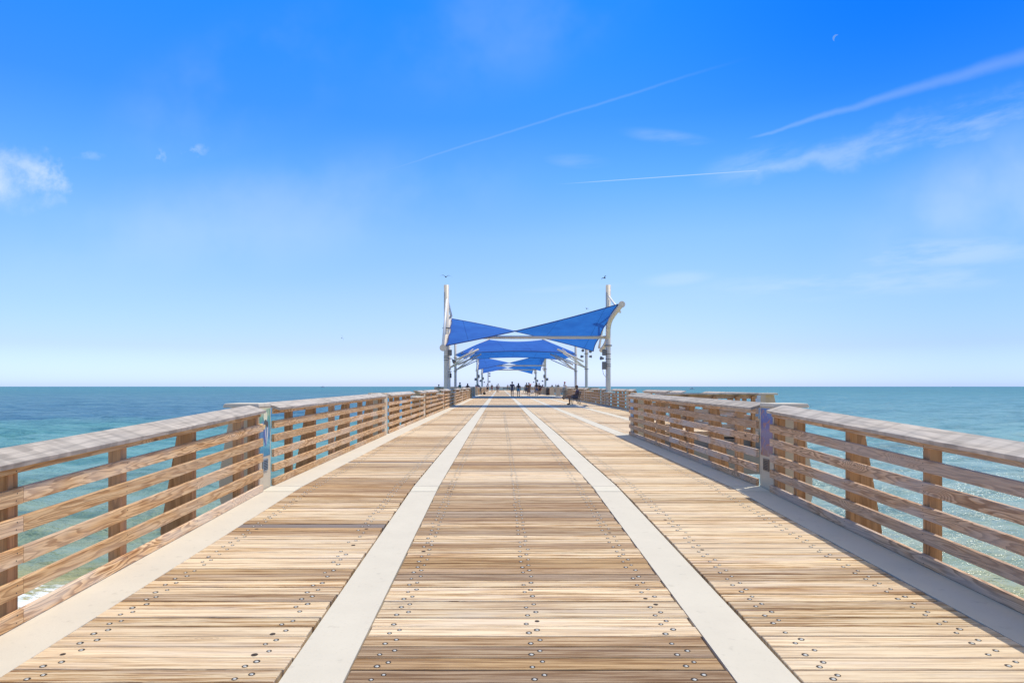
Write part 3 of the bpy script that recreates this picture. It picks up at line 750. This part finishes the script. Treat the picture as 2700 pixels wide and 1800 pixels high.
# ------------------------------------------------------------------ people
def skin(name, verts, edges, radii, mat, parent=None, root=0, sub=2):
    me = bpy.data.meshes.new(name); me.from_pydata(verts, edges, []); me.update()
    o = bpy.data.objects.new(name, me); C.objects.link(o)
    if parent: o.parent = parent
    sk = o.modifiers.new('skin', 'SKIN'); sk.use_smooth_shade = True
    for i, r in enumerate(radii): me.skin_vertices[0].data[i].radius = (r if hasattr(r, '__len__') else (r, r))
    me.skin_vertices[0].data[root].use_root = True
    s = o.modifiers.new('sub', 'SUBSURF'); s.levels = sub; s.render_levels = sub
    me.materials.append(mat)
    return o
SK1 = simple('skin_tan', (.42, .24, .15), .6); SK2 = simple('skin_brown', (.22, .12, .075), .6); SK3 = simple('skin_fair', (.60, .38, .27), .6)
HAIRD = simple('hair_dark', (.02, .014, .01), .6); HAIRB = simple('hair_brown', (.09, .045, .02), .6)
def cloth(n, c): return simple('cloth_'+n, c, .85, 0, .2, 25)
CL = dict(maroon=cloth('maroon', (.22, .03, .05)), teal=cloth('teal', (.05, .22, .20)), grey=cloth('grey', (.17, .15, .17)), plum=cloth('plum', (.10, .07, .10)), navy=cloth('navy', (.05, .07, .18)),
          turq=cloth('turquoise', (.04, .32, .42)), white=cloth('white', (.72, .72, .70)), pink=cloth('pink', (.75, .20, .20)), brown=cloth('brown', (.16, .10, .07)), black=cloth('black', (.02, .02, .022)), mauve=cloth('mauve', (.27, .18, .20)), denim=cloth('denim', (.08, .12, .25)))
def person(x, y, h, label, pose='stand', face=0, top='grey', bottom='navy', skinm=SK1, hair='short', hairm=HAIRD, dress=False, shoes='black', z=None, group=None, hat=None, swing=.22, zs=None):
    r_ = empty('person', (x, y, dk(y) if z is None else z), face, label, 'person', group)
    k = h/1.75; r_.scale = (k, k, k)
    if pose == 'sit':
        pel = (0, 0, .50); ch = (0, -.10, .82); nk = (0, -.10, 1.05); hd = (0, -.04, 1.19)
        hips = [(-.09, .02, .50), (.09, .02, .50)]; kn = [(-.10, .46, .52), (.06, .46, .60)]; an = [(-.10, .44, .09), (.02, .82, .42)]; to = [(-.10, .60, .04), (.02, .93, .50)]
        sh = [(-.19, -.11, 1.0), (.19, -.11, 1.0)]; eb = [(-.26, .0, .74), (.26, .0, .74)]; wr = [(-.16, .24, .66), (.14, .24, .68)]
    elif pose == 'lean':
        pel = (0, 0, .93); ch = (0, .24, 1.20); nk = (0, .36, 1.34); hd = (0, .46, 1.42)
        hips = [(-.09, 0, .90), (.09, 0, .90)]; kn = [(-.11, .0, .50), (.12, -.08, .50)]; an = [(-.12, -.04, .09), (.13, -.22, .09)]; to = [(-.12, .12, .035), (.13, -.06, .035)]
        sh = [(-.19, .31, 1.30), (.19, .31, 1.30)]; eb = [(-.25, .48, 1.14), (.25, .48, 1.14)]; wr = [(-.10, .66, 1.12), (.10, .66, 1.12)]
    else:
        sw = swing if pose == 'walk' else .03
        pel = (0, 0, .93); ch = (0, .01, 1.24); nk = (0, .01, 1.45); hd = (0, .03, 1.60)
        hips = [(-.09, 0, .90), (.09, 0, .90)]; kn = [(-.10, sw*.75, .50), (.10, -sw*.3, .50)]; an = [(-.10, sw, .09), (.10, -sw*1.3, .12 if sw > .1 else .09)]; to = [(-.11, sw+.15, .035), (.11, -sw*1.3+.13, .03)]
        sh = [(-.19, 0, 1.40), (.19, 0, 1.40)]; eb = [(-.27, -sw*.5, 1.13), (.27, sw*.4, 1.13)]; wr = [(-.27, -sw*.6+.06, .88), (.27, sw*.7+.06, .88)]
        if pose == 'hold': eb = [(-.27, .10, 1.14), (.27, .10, 1.14)]; wr = [(-.12, .32, 1.18), (.12, .32, 1.18)]
    V = [pel, ch, nk, hd]; Rr = [(.15, .11), (.155, .105), (.055, .055), (.082, .095)]; Eg = [(0, 1), (1, 2), (2, 3)]
    hv = Vector(hd)-Vector(nk)
    V.append(tuple(Vector(hd)+hv.normalized()*.09)); Rr.append(.07); Eg.append((3, 4))
    for i in (0, 1):
        q = len(V); V += [hips[i], kn[i], an[i], to[i]]; Rr += [.088, .056, .038, .034]; Eg += [(0, q), (q, q+1), (q+1, q+2), (q+2, q+3)]
        q = len(V); V += [sh[i], eb[i], wr[i]]; Rr += [.058, .042, .028]; Eg += [(1, q), (q, q+1), (q+1, q+2)]
        d = (Vector(wr[i])-Vector(eb[i])).normalized(); sd_ = Vector((1, 0, 0)); pm = Vector(wr[i])+d*.07
        q2 = len(V); V.append(tuple(pm)); Rr.append((.036, .016)); Eg.append((q+2, q2))
        for j, (o_, ln) in enumerate(((-.027, .065), (-.009, .078), (.009, .072), (.027, .055))):
            a_ = len(V); V.append(tuple(pm+sd_*o_+d*ln*.5)); V.append(tuple(pm+sd_*o_*1.1+d*ln+Vector((0, .012, -.008)))); Rr += [.009, .008]; Eg += [(q2, a_), (a_, a_+1)]
        a_ = len(V); V.append(tuple(Vector(wr[i])+d*.035+sd_*(.04 if i == 0 else -.04))); V.append(tuple(Vector(wr[i])+d*.07+sd_*(.055 if i == 0 else -.055))); Rr += [.010, .009]; Eg += [(q+2, a_), (a_, a_+1)]
    skin('body', V, Eg, Rr, skinm, r_)
    # face: nose, eyes, ears
    H = Vector(hd); m = MB(); m.ball(H+Vector((0, .105, -.01)), (.014, .02, .02), 8, 6); m.ball(H+Vector((.088, 0, 0)), (.014, .026, .034), 8, 6); m.ball(H+Vector((-.088, 0, 0)), (.014, .026, .034), 8, 6)
    m.build('face_features', skinm, r_, smooth=True)
    m = MB(); m.ball(H+Vector((.03, .094, .02)), .011, 8, 6); m.ball(H+Vector((-.03, .094, .02)), .011, 8, 6); m.build('eyes', HAIRD, r_, smooth=True)
    m = MB(); m.ball(H+Vector((0, -.018, .03)), (.098, .108, .115), 14, 10, -.35, .999)
    if hair == 'long':
        m.tube([H+Vector((0, -.07, .03)), H+Vector((0, -.10, -.13)), H+Vector((0, -.12, -.32)), H+Vector((0, -.12, -.46))], [.085, .10, .10, .03], 12)
    m.build('hair', hairm, r_, smooth=True)
    if hat:
        m = MB(); m.tube([H+Vector((0, 0, .06)), H+Vector((0, 0, .075))], .19, 20); m.tube([H+Vector((0, 0, .07)), H+Vector((0, 0, .17))], [.108, .085], 16); m.build('hat', CL[hat], r_)
    if top:
        V = [tuple(Vector(pel)+Vector((0, 0, .04))), ch, tuple(Vector(nk)*.8+Vector(ch)*.2)]; Rr = [(.165, .125), (.172, .122), .075]; Eg = [(0, 1), (1, 2)]
        for i in (0, 1):
            q = len(V); V += [sh[i], tuple(Vector(sh[i]).lerp(Vector(eb[i]), .7))]; Rr += [.075, .062]; Eg += [(1, q), (q, q+1)]
        skin('shirt', V, Eg, Rr, CL[top], r_)
    if dress:
        m = MB(); P = Vector(pel); m.tube([P+Vector((0, 0, .18)), P, P+Vector((0, 0, -.25)), P+Vector((0, 0, -.48))], [.15, .19, .21, .25], 16, False); m.build('skirt', CL[bottom], r_, smooth=True)
    elif bottom:
        V = [pel]; Rr = [(.168, .128)]; Eg = []
        for i in (0, 1):
            q = len(V); V += [hips[i], tuple(Vector(hips[i]).lerp(Vector(kn[i]), .8))]; Rr += [.105, .086]; Eg += [(0, q), (q, q+1)]
        skin('shorts', V, Eg, Rr, CL[bottom], r_)
    m = MB()
    for i in (0, 1):
        a_, t_ = Vector(an[i]), Vector(to[i]); d = (t_-a_); m.tube([a_-Vector((0, 0, .03))-d*.25, a_+d*.4-Vector((0, 0, .02)), t_+d*.1], [.046, .05, .036], 10)
    m.build('shoes', CL[shoes], r_, smooth=True)
    return r_
def at(px_, d): return (px_-1318)*d/1800
GW = 'people on the pier'
person(at(1350.5, 80.5), 80.5, 1.80, 'person walking away in dark tee and mauve shorts, left one of the middle pair', 'walk', 0, 'plum', 'mauve', SK2, group=GW)
person(at(1367, 80.5), 80.5, 1.62, 'person walking away with long hair, bare shoulders and turquoise shorts', 'walk', 0, 'mauve', 'turq', SK1, 'long', HAIRB, group=GW)
person(at(1388.4, 107), 107, 1.80, 'person standing in dark shirt behind the one in the brown dress', 'stand', 0, 'black', 'grey', SK2, group=GW)
w4 = person(at(1394.5, 87), 87, 1.72, 'person striding away in a long brown dress, holding a bundle at the shoulder', 'hold', 0, 'brown', 'brown', SK1, 'short', HAIRB, dress=True, group=GW)
m = MB(); m.ball((.20, .22, 1.46), (.17, .10, .07), 10, 8); m.tube([(.12, .2, 1.2), (.2, .24, 1.42)], [.07, .09], 10)
o = m.build('pink_towel', CL['pink'], None, smooth=True); o.location = w4.location; tag(o, 'pink bundled towel held up by the person in the brown dress', 'towel')
person(at(1415, 88), 88, 1.74, 'person with very long dark hair, grey top and denim shorts, right of the walkers', 'stand', 0, 'grey', 'denim', SK1, 'long', HAIRD, group=GW)
person(at(1421.5, 95), 95, 1.70, 'person half hidden behind the long haired one in denim shorts', 'stand', 0, 'black', 'black', SK2, group=GW)
person(6.15, 104, 1.70, 'person in plum clothes bent forward over the right rail', 'lean', R(-70), 'plum', 'maroon', SK2, group=GW)
person(at(1261, 103), 103, 1.62, 'person with bare arms bent over the left rail, nearer of two', 'lean', R(65), 'pink', 'maroon', SK3, group=GW)
person(at(1266, 104.5), 104.5, 1.80, 'taller person in grey shirt leaning beside the left rail', 'lean', R(50), 'grey', 'brown', SK2, group=GW)
person(at(1213, 82), 82, 1.72, 'broad person in a teal shirt on the left side platform', 'hold', R(60), 'teal', 'grey', SK2, group=GW)
person(at(1233, 84), 84, 1.60, 'person in maroon with long dark hair on the left side platform', 'stand', 0, 'maroon', 'maroon', SK2, 'long', HAIRD, group=GW)
person(at(1157, 79.5), 79.5, 1.47, 'short person in dark green at the outer corner of the left platform', 'stand', 0, 'teal', 'black', SK2, group=GW)
person(at(1488.5, 87), 87, 1.80, 'person in a straw hat and pale shirt on the right side platform', 'hold', R(-60), 'white', 'grey', SK3, 'short', HAIRB, group=GW, hat='pink')
person(at(1285.5, 130), 130, 1.75, 'small far person in white top by the left rail', 'stand', 0, 'white', 'black', SK1, group=GW)
person(at(1297, 150), 150, 1.75, 'small far person in maroon shorts near the left rail', 'stand', 0, 'brown', 'maroon', SK1, group=GW)
person(at(1310, 146), 146, 1.55, 'small far person in dark clothes left of the white shirted one', 'stand', 0, 'navy', 'grey', SK1, group=GW)
person(at(1313.5, 146), 146, 1.85, 'small far person in white shirt and dark cap', 'walk', 0, 'white', 'grey', SK1, 'short', HAIRD, group=GW)
person(at(1339, 200), 200, 1.80, 'tiny person at the far end of the deck', 'stand', 0, 'mauve', 'grey', SK1, group=GW)
for i, (q, hh_, l_) in enumerate(((1455.7, 1.8, 'leftmost'), (1465.5, 1.8, 'second'), (1469.3, 1.7, 'third'), (1472.6, 1.85, 'rightmost'))):
    person(at(q, 200), 200, hh_, f'tiny dark figure at the far right wing of the pier head, {l_} of four', 'stand', i*1.1, 'black', 'grey', SK2, group='tiny figures on the pier head')

# bench + seated person
def bench(x, y, face, label, L=1.9):
    r_ = empty('park_bench', (x, y, dk(y)), face, label, 'bench')
    m = MB()
    for k in range(6): m.box(-L/2, L/2, -.20+k*.078, -.15+k*.078, .43, .455)
    m.build('seat', M_DARK, r_)
    m = MB()
    for k in range(6): m.box(-L/2, L/2, -.245-k*.016, -.225-k*.016, .50+k*.07, .545+k*.07)
    m.build('backrest', M_DARK, r_)
    for xx in (-L/2+.05, 0, L/2-.05):
        m = MB(); m.tube([(xx, .26, 0), (xx, .22, .25), (xx, .24, .43), (xx, -.20, .43), (xx, -.33, .92)], .02, 8); m.tube([(xx, -.20, .43), (xx, -.22, .22), (xx, -.34, 0)], .02, 8)
        m.tube([(xx, .22, .43), (xx, .22, .62), (xx, .14, .66), (xx, -.26, .66)], .017, 8); m.build('leg_frame', M_DARK, r_)
    return r_
bx, by = at(1517, 47.0), 47.0
bench(bx, by+.3, R(90), 'dark metal bench facing left, in the sun right of the middle of the deck')
person(bx+.02, by-.15, 1.76, 'person in a plum shirt and grey shorts sitting cross legged on the dark bench', 'sit', R(90), 'plum', 'grey', SK2, 'short', HAIRB, group=GW)
bench(at(1335, 195), 195, 0, 'brown far bench across the end of the pier')
# small objects
def bin_(x, y, label):
    r_ = empty('litter_bin', (x, y, dk(y)), 0, label, 'bin')
    m = MB(); m.tube([(0, 0, .02), (0, 0, .85)], .27, 20); m.build('body', M_DARK, r_)
    m = MB()
    for k in range(20):
        a = 2*math.pi*k/20; m.box(.285*math.cos(a)-.015, .285*math.cos(a)+.015, .285*math.sin(a)-.015, .285*math.sin(a)+.015, 0, .92)
    m.build('slats', M_GREYBOX, r_)
    m = MB(); m.tube([(0, 0, .9), (0, 0, .98), (0, 0, 1.08)], [.31, .30, .12], 20); m.build('lid', M_DARK, r_)
bin_(at(1445, 95.5), 95.5, 'dark slatted litter bin at the right rail beyond the walkers')
M_WHITE = simple('white_plastic', (.75, .75, .75), .5)
r_ = empty('cooler', (at(1403.5, 118), 118, dk(118)), .3, 'white cooler on wheels standing on the deck between the walkers', 'cooler')
m = MB(); m.box(-.3, .3, -.2, .2, .08, .5); m.build('body', M_WHITE, r_, bevel=.03); m = MB(); m.box(-.31, .31, -.21, .21, .505, .58); m.build('lid', M_WHITE, r_, bevel=.02)
m = MB(); m.tube([(-.28, .12, .08), (.28, .12, .08)], .08, 12); m.build('wheels', M_DARK, r_); m = MB(); m.tube([(-.2, -.2, .4), (-.2, -.35, .95), (.2, -.35, .95), (.2, -.2, .4)], .015, 6); m.build('handle', M_WHITE, r_)
def bag(x, y, label, c='black'):
    r_ = empty('bag', (x, y, dk(y)), .4, label, 'bag'); m = MB(); m.ball((0, 0, .17), (.26, .17, .17), 12, 8); m.build('body', CL[c], r_, smooth=True)
    m = MB(); m.tube([(-.12, 0, .3), (-.06, 0, .42), (.06, 0, .42), (.12, 0, .3)], .012, 6); m.build('strap', CL[c], r_)
bag(at(1277, 101), 101, 'black bag lying on the deck beside the left rail')
def chair(x, y, rz, label):
    r_ = empty('folding_chair', (x, y, dk(y)), rz, label, 'chair', 'dark folding chairs')
    m = MB(); m.box(-.24, .24, -.22, .24, .42, .45); m.build('seat', M_DARK, r_); m = MB(); m.box(-.24, .24, -.30, -.27, .5, .9); m.build('backrest', M_DARK, r_)
    for s in (-1, 1):
        m = MB(); m.tube([(s*.25, .28, 0), (s*.25, -.29, .92)], .015, 6); m.build('leg', M_DARK, r_); m = MB(); m.tube([(s*.25, -.28, 0), (s*.25, .22, .44)], .015, 6); m.build('leg', M_DARK, r_)
chair(at(1485, 85.5), 85.5, 2.2, 'dark folding chair beside the person in the straw hat'); chair(at(1383.5, 112), 112, .6, 'dark folding chair left of the person in the dark shirt')

# ------------------------------------------------------------------ sea
def sea_material():
    m, t, b = new_mat('sea_water'); geo = t.node('ShaderNodeNewGeometry'); P = geo.outputs['Position']
    x, y, z = t.sep(P)
    n0 = t.noise(t.vm('MULTIPLY', P, (.6, 1, 1)), .02, 4, .55); n1 = t.noise(t.vm('MULTIPLY', P, (.35, 1, 1)), .11, 4, .6)
    yy = t.m('ADD', y, t.m('MULTIPLY', t.m('SUBTRACT', n0, .5), t.m('MULTIPLY', y, .5)))
    yy = t.m('ADD', yy, t.m('MULTIPLY', t.m('SUBTRACT', n1, .5), t.m('MULTIPLY', y, .28)))
    lg = t.m('DIVIDE', t.m('LOGARITHM', t.m('MAXIMUM', yy, 10), 10), 4.0)        # 10m .25, 100m .5, 1000m .75
    left = t.ramp(lg, [(.25, (0.610, 0.434, 0.090)), (.335, (0.538, 0.434, 0.112)), (.37, (0.305, 0.358, 0.213)), (.43, (0.235, 0.375, 0.325)), (.475, (0.165, 0.385, 0.375)), (.535, (0.126, 0.333, 0.348)),
                       (.56, (0.095, 0.225, 0.325)), (.66, (0.105, 0.25, 0.335)), (.80, (0.090, 0.269, 0.348)), (1, (0.072, 0.243, 0.315))])
    right = t.ramp(lg, [(.25, (0.681, 0.486, 0.157)), (.33, (0.467, 0.461, 0.224)), (.39, (0.36, 0.45, 0.36)), (.45, (0.31, 0.45, 0.41)), (.50, (0.20, 0.41, 0.41)), (.56, (0.161, 0.358, 0.393)),
                        (.66, (0.126, 0.320, 0.371)), (.80, (0.099, 0.281, 0.348)), (1, (0.072, 0.243, 0.315))])
    sd_ = t.sm(t.m('DIVIDE', x, t.m('MAXIMUM', y, 1)), -.1, .25)
    c = t.mix(sd_, left, right)
    pt = t.noise(t.vm('MULTIPLY', P, (.25, 1, 1)), .5, 4, .6)
    c = t.mix(t.m('MULTIPLY', t.sm(pt, .45, .62), .5), c, t.mix(1, c, (.35, .55, .6), 'MULTIPLY'))  # dark dashes painted into the colour as shading of the chop
    pf = t.noise(t.vm('MULTIPLY', P, (.30, 1, 1)), .07, 10, .80)
    c = t.mix(t.m('MULTIPLY', t.sm(pf, .50, .60), .42), c, t.mix(1, c, (.30, .50, .62), 'MULTIPLY'))  # finer dark dashes, wave shading put into the colour
    c = t.mix(t.m('MULTIPLY', t.m('SUBTRACT', 1, t.sm(pf, .40, .50)), .22), c, (.30, .50, .52))  # pale dashes painted in as the bright sides of the chop
    # surf foam by the shore, small whitecaps
    fn_ = t.noise(t.vm('MULTIPLY', P, (.5, 1, 1)), 1.6, 6, .7); shore = t.m('MULTIPLY', t.m('SUBTRACT', 1, t.sm(y, 23.5, 27.5)), t.m('SUBTRACT', 1, t.sm(x, -16, -10)))
    foam = t.m('MULTIPLY', t.sm(t.m('ADD', fn_, t.m('MULTIPLY', shore, .22)), .60, .70), shore)
    fn2 = t.noise(t.vm('MULTIPLY', P, (.4, 1, 1)), .9, 5, .75)
    foam = t.m('MAXIMUM', foam, t.m('MULTIPLY', t.sm(fn2, .80, .84), .5))
    c = t.mix(foam, c, (.85, .88, .88))
    far = t.sm(y, 60, 900)
    w1 = t.noise(t.vm('MULTIPLY', P, (.55, 1, 1)), 2.2, 4, .62); w2 = t.noise(t.vm('MULTIPLY', P, (.4, 1, 1)), .5, 5, .62); w3 = t.noise(t.vm('MULTIPLY', P, (.35, 1, 1)), .09, 5, .6)
    w4 = t.noise(t.vm('MULTIPLY', P, (1.0, .35, 1)), .8, 5, .7)
    c = t.mix(t.m('MULTIPLY', t.sm(w4, .50, .64), .40), c, t.mix(1, c, (.40, .58, .66), 'MULTIPLY'))  # more chop shading painted into the colour, narrow across the view
    hgt = t.m('ADD', t.m('MULTIPLY', w1, .20), t.m('ADD', t.m('MULTIPLY', w2, .85), t.m('MULTIPLY', w3, t.m('MULTIPLY', far, 3.2))))
    bp = t.node('ShaderNodeBump'); bp.inputs['Strength'].default_value = 1.0; bp.inputs['Distance'].default_value = 1.0
    t.put(bp.inputs['Height'], hgt)
    fr = t.node('ShaderNodeFresnel'); fr.inputs[0].default_value = 1.33; t.l.new(bp.outputs[0], fr.inputs['Normal'])
    fac = t.m('MULTIPLY', t.m('MINIMUM', fr.outputs[0], .33), t.m('SUBTRACT', 1, foam)); fac = t.m('MULTIPLY', fac, t.m('SUBTRACT', 1, t.m('MULTIPLY', far, .45)))
    df = t.node('ShaderNodeBsdfDiffuse'); t.put(df.inputs[0], c); t.l.new(bp.outputs[0], df.inputs['Normal'])
    gl = t.node('ShaderNodeBsdfGlossy'); gl.inputs['Roughness'].default_value = .17; t.l.new(bp.outputs[0], gl.inputs['Normal'])
    ms = t.node('ShaderNodeMixShader'); t.put(ms.inputs[0], fac); t.l.new(df.outputs[0], ms.inputs[1]); t.l.new(gl.outputs[0], ms.inputs[2])
    o = [q for q in t.n if q.type == 'OUTPUT_MATERIAL'][0]; t.l.new(ms.outputs[0], o.inputs[0])
    return m
M_SEA = sea_material()
ys = list(np.arange(-40, 60, .36)); y = 60.0
while y < 900: ys.append(y); y *= 1.0085
while y < 90000: ys.append(y); y *= 1.25
ys = np.array(ys); NC = 420; tt = np.linspace(-1, 1, NC)
tt = np.sign(tt)*np.abs(tt)**1.15
Wd = 62+1.25*np.maximum(ys, 0)
X_ = tt[None, :]*Wd[:, None]; Y_ = np.repeat(ys[:, None], NC, 1)
Z_ = np.zeros_like(X_); rs = np.random.RandomState(5)
sp_ = np.gradient(ys)[:, None]*np.ones((1, NC)); sx = (Wd/NC*2)[:, None]*np.ones((1, NC)); spc = np.maximum(sp_, sx*.7)
for i in range(44):
    lam = 1.3*(1.14**(i*.55)) if i < 36 else rs.uniform(9, 22); th = rs.normal(0, .55)+math.pi/2; kx, ky = math.cos(th), math.sin(th); k_ = 2*math.pi/lam
    amp = .013*lam**.8*rs.uniform(.5, 1.2) if i < 36 else .05
    fade = np.clip((lam/spc-2.5)/3, 0, 1)
    ph = k_*(kx*X_+ky*Y_)+rs.uniform(0, 6.28)+.6*np.sin(.07*X_+i)
    Z_ += amp*fade*(np.sin(ph)+.22*np.sin(2*ph+.8))
Z_ += .22*np.exp(-((Y_-27-1.2*np.sin(X_*.11))/1.6)**2)
co = np.stack([X_, Y_, Z_], -1).reshape(-1, 3); nr = len(ys)
idx = (np.arange(nr-1)[:, None]*NC+np.arange(NC-1)[None, :]).reshape(-1)
fc = np.stack([idx, idx+1, idx+NC+1, idx+NC], -1)
me = bpy.data.meshes.new('sea'); me.vertices.add(len(co)); me.vertices.foreach_set('co', co.reshape(-1)); me.loops.add(fc.size); me.loops.foreach_set('vertex_index', fc.reshape(-1).astype(np.int32))
me.polygons.add(len(fc)); me.polygons.foreach_set('loop_start', np.arange(0, fc.size, 4, dtype=np.int32)); me.polygons.foreach_set('use_smooth', [True]*len(fc)); me.update(); me.validate()
me.materials.append(M_SEA); sea = bpy.data.objects.new('sea', me); C.objects.link(sea); tag(sea, kind='structure')
b = MB(); b.box(-80, 80, -120, 12, -.9, -.5); sand = b.build('beach', simple('sand', (.62, .55, .42), .9, 0, .1, 3)); tag(sand, kind='structure')
sand.data.transform(Matrix.Rotation(R(-2.0), 4, 'X')); 

# ------------------------------------------------------------------ boats
def boat(px_, py_, L, label, rz, kind='cruiser', wake=False):
    d = 1800*E/(py_-1018.5); r_ = empty('motor_boat', (at(px_, d), d, 0), rz, label, 'boat', 'boats near the horizon')
    m = MB(); n = 9; vs = []; 
    for i in range(n):
        t_ = i/(n-1); x = (t_-.5)*L; wv = .17*L*(1-max(0, t_-.35)**2*2.3); zb = .11*L+.05*L*t_*t_
        vs += [(x, -max(.01, wv), zb), (x, -max(.01, wv)*.6, -.1), (x, max(.01, wv)*.6, -.1), (x, max(.01, wv), zb)]
    fs = [(4*i+j, 4*i+4+j, 4*i+5+j, 4*i+1+j) for i in range(n-1) for j in range(3)]+[(4*i, 4*i+3, 4*i+7, 4*i+4) for i in range(n-1)]+[(0, 1, 2, 3), (4*n-4, 4*n-1, 4*n-2, 4*n-3)]
    m.add(vs, fs); m.build('hull', M_WHITE, r_)
    m = MB(); m.prism([(-.22*L, .11*L), (.18*L, .13*L), (.08*L, .24*L), (-.20*L, .24*L)], -.1*L, .1*L, 'y'); m.build('cabin', M_WHITE, r_)
    m = MB(); m.prism([(-.18*L, .17*L), (.13*L, .175*L), (.09*L, .215*L), (-.18*L, .215*L)], -.103*L, .103*L, 'y'); m.build('windows', M_DARK, r_)
    m = MB(); m.box(-.2*L, .06*L, -.1*L, .1*L, .31*L, .325*L)
    for a in (-.19*L, .05*L):
        for c_ in (-.09*L, .09*L): m.tube([(a, c_, .24*L), (a, c_, .31*L)], .008*L, 6)
    m.build('hardtop', M_WHITE, r_)
    if wake:
        m = MB(); m.prism([(-.5*L, -.12*L), (-.5*L, .12*L), (-1.9*L, .35*L), (-1.9*L, -.35*L)], -.05, .25, 'z'); m.build('wake', M_WHITE, r_)
boat(538, 1020.6, 30, 'small white boat on the horizon at the left', .5); boat(852, 1021.2, 34, 'white motor boat trailing a wake left of the canopies', .1, wake=True)
boat(1825, 1025.5, 17, 'white motor boat on the water right of the canopies', .25); boat(2507, 1020.4, 20, 'tiny white boat on the horizon at the far right', 0)

# ------------------------------------------------------------------ gulls, moon
M_GULL = simple('gull_feathers', (.12, .13, .15), .8)
def gull(px_, py_, d, span, tilt, label):
    r_ = empty('gull', (at(px_, d), d, E+(1018.5-py_)/1800*d), tilt, label, 'bird', 'gulls in the sky')
    r_.rotation_euler = (.2, tilt, .4)
    m = MB(); m.tube([(0, -.22, 0), (0, -.1, .0), (0, .08, 0), (0, .2, .01), (0, .27, .02)], [.01, .05, .055, .03, .008], 8)
    for s in (-1, 1):
        a = span/2
        m.add([(0, -.06, .03), (0, .08, .03), (s*a*.45, .10, .16), (s*a*.45, -.04, .16), (s*a, -.04, .06), (0, -.06, .015), (0, .08, .015), (s*a*.45, .10, .145), (s*a*.45, -.04, .145)],
              [(0, 1, 2, 3), (3, 2, 4), (5, 8, 7, 6), (8, 4, 7), (0, 3, 8, 5), (3, 4, 8), (1, 6, 7, 2), (2, 7, 4)])
    m.build('body', M_GULL, r_)
gull(1175.6, 730, 60, 1.15, 0, 'dark gull flying just above the left mast'); gull(1594, 733, 70, .9, -.6, 'dark gull above the right mast'); gull(1547, 814, 110, .8, .2, 'tiny gull left of the raised sail corner')
gull(901, 891, 80, .9, 1.1, 'gull flying alone over the sea to the left')
mm, t, b_ = new_mat('moon_glow'); b_.inputs['Base Color'].default_value = (0, 0, 0, 1); b_.inputs['Emission Color'].default_value = (.16, .40, 1.0, 1); b_.inputs['Emission Strength'].default_value = .75  # emission on the crescent stands in for sunlight the moon reflects
dm = 60000; rm = dm*.0052; n = 24; pl = []
for k in range(n+1): a = math.pi*k/n; pl.append((rm*math.sin(a), rm*math.cos(a)))
for k in range(n, -1, -1): a = math.pi*k/n; pl.append((rm*.42*math.sin(a), rm*math.cos(a)))
m = MB(); m.prism([(-p, q) for p, q in pl[:-1]], -rm*.1, rm*.1, 'y'); mo = m.build('moon', mm); mo.location = (.4928*dm, dm, E+.5097*dm); mo.rotation_euler = (0, R(32), 0)
tag(mo, 'faint crescent moon high in the blue sky at the right', 'moon')
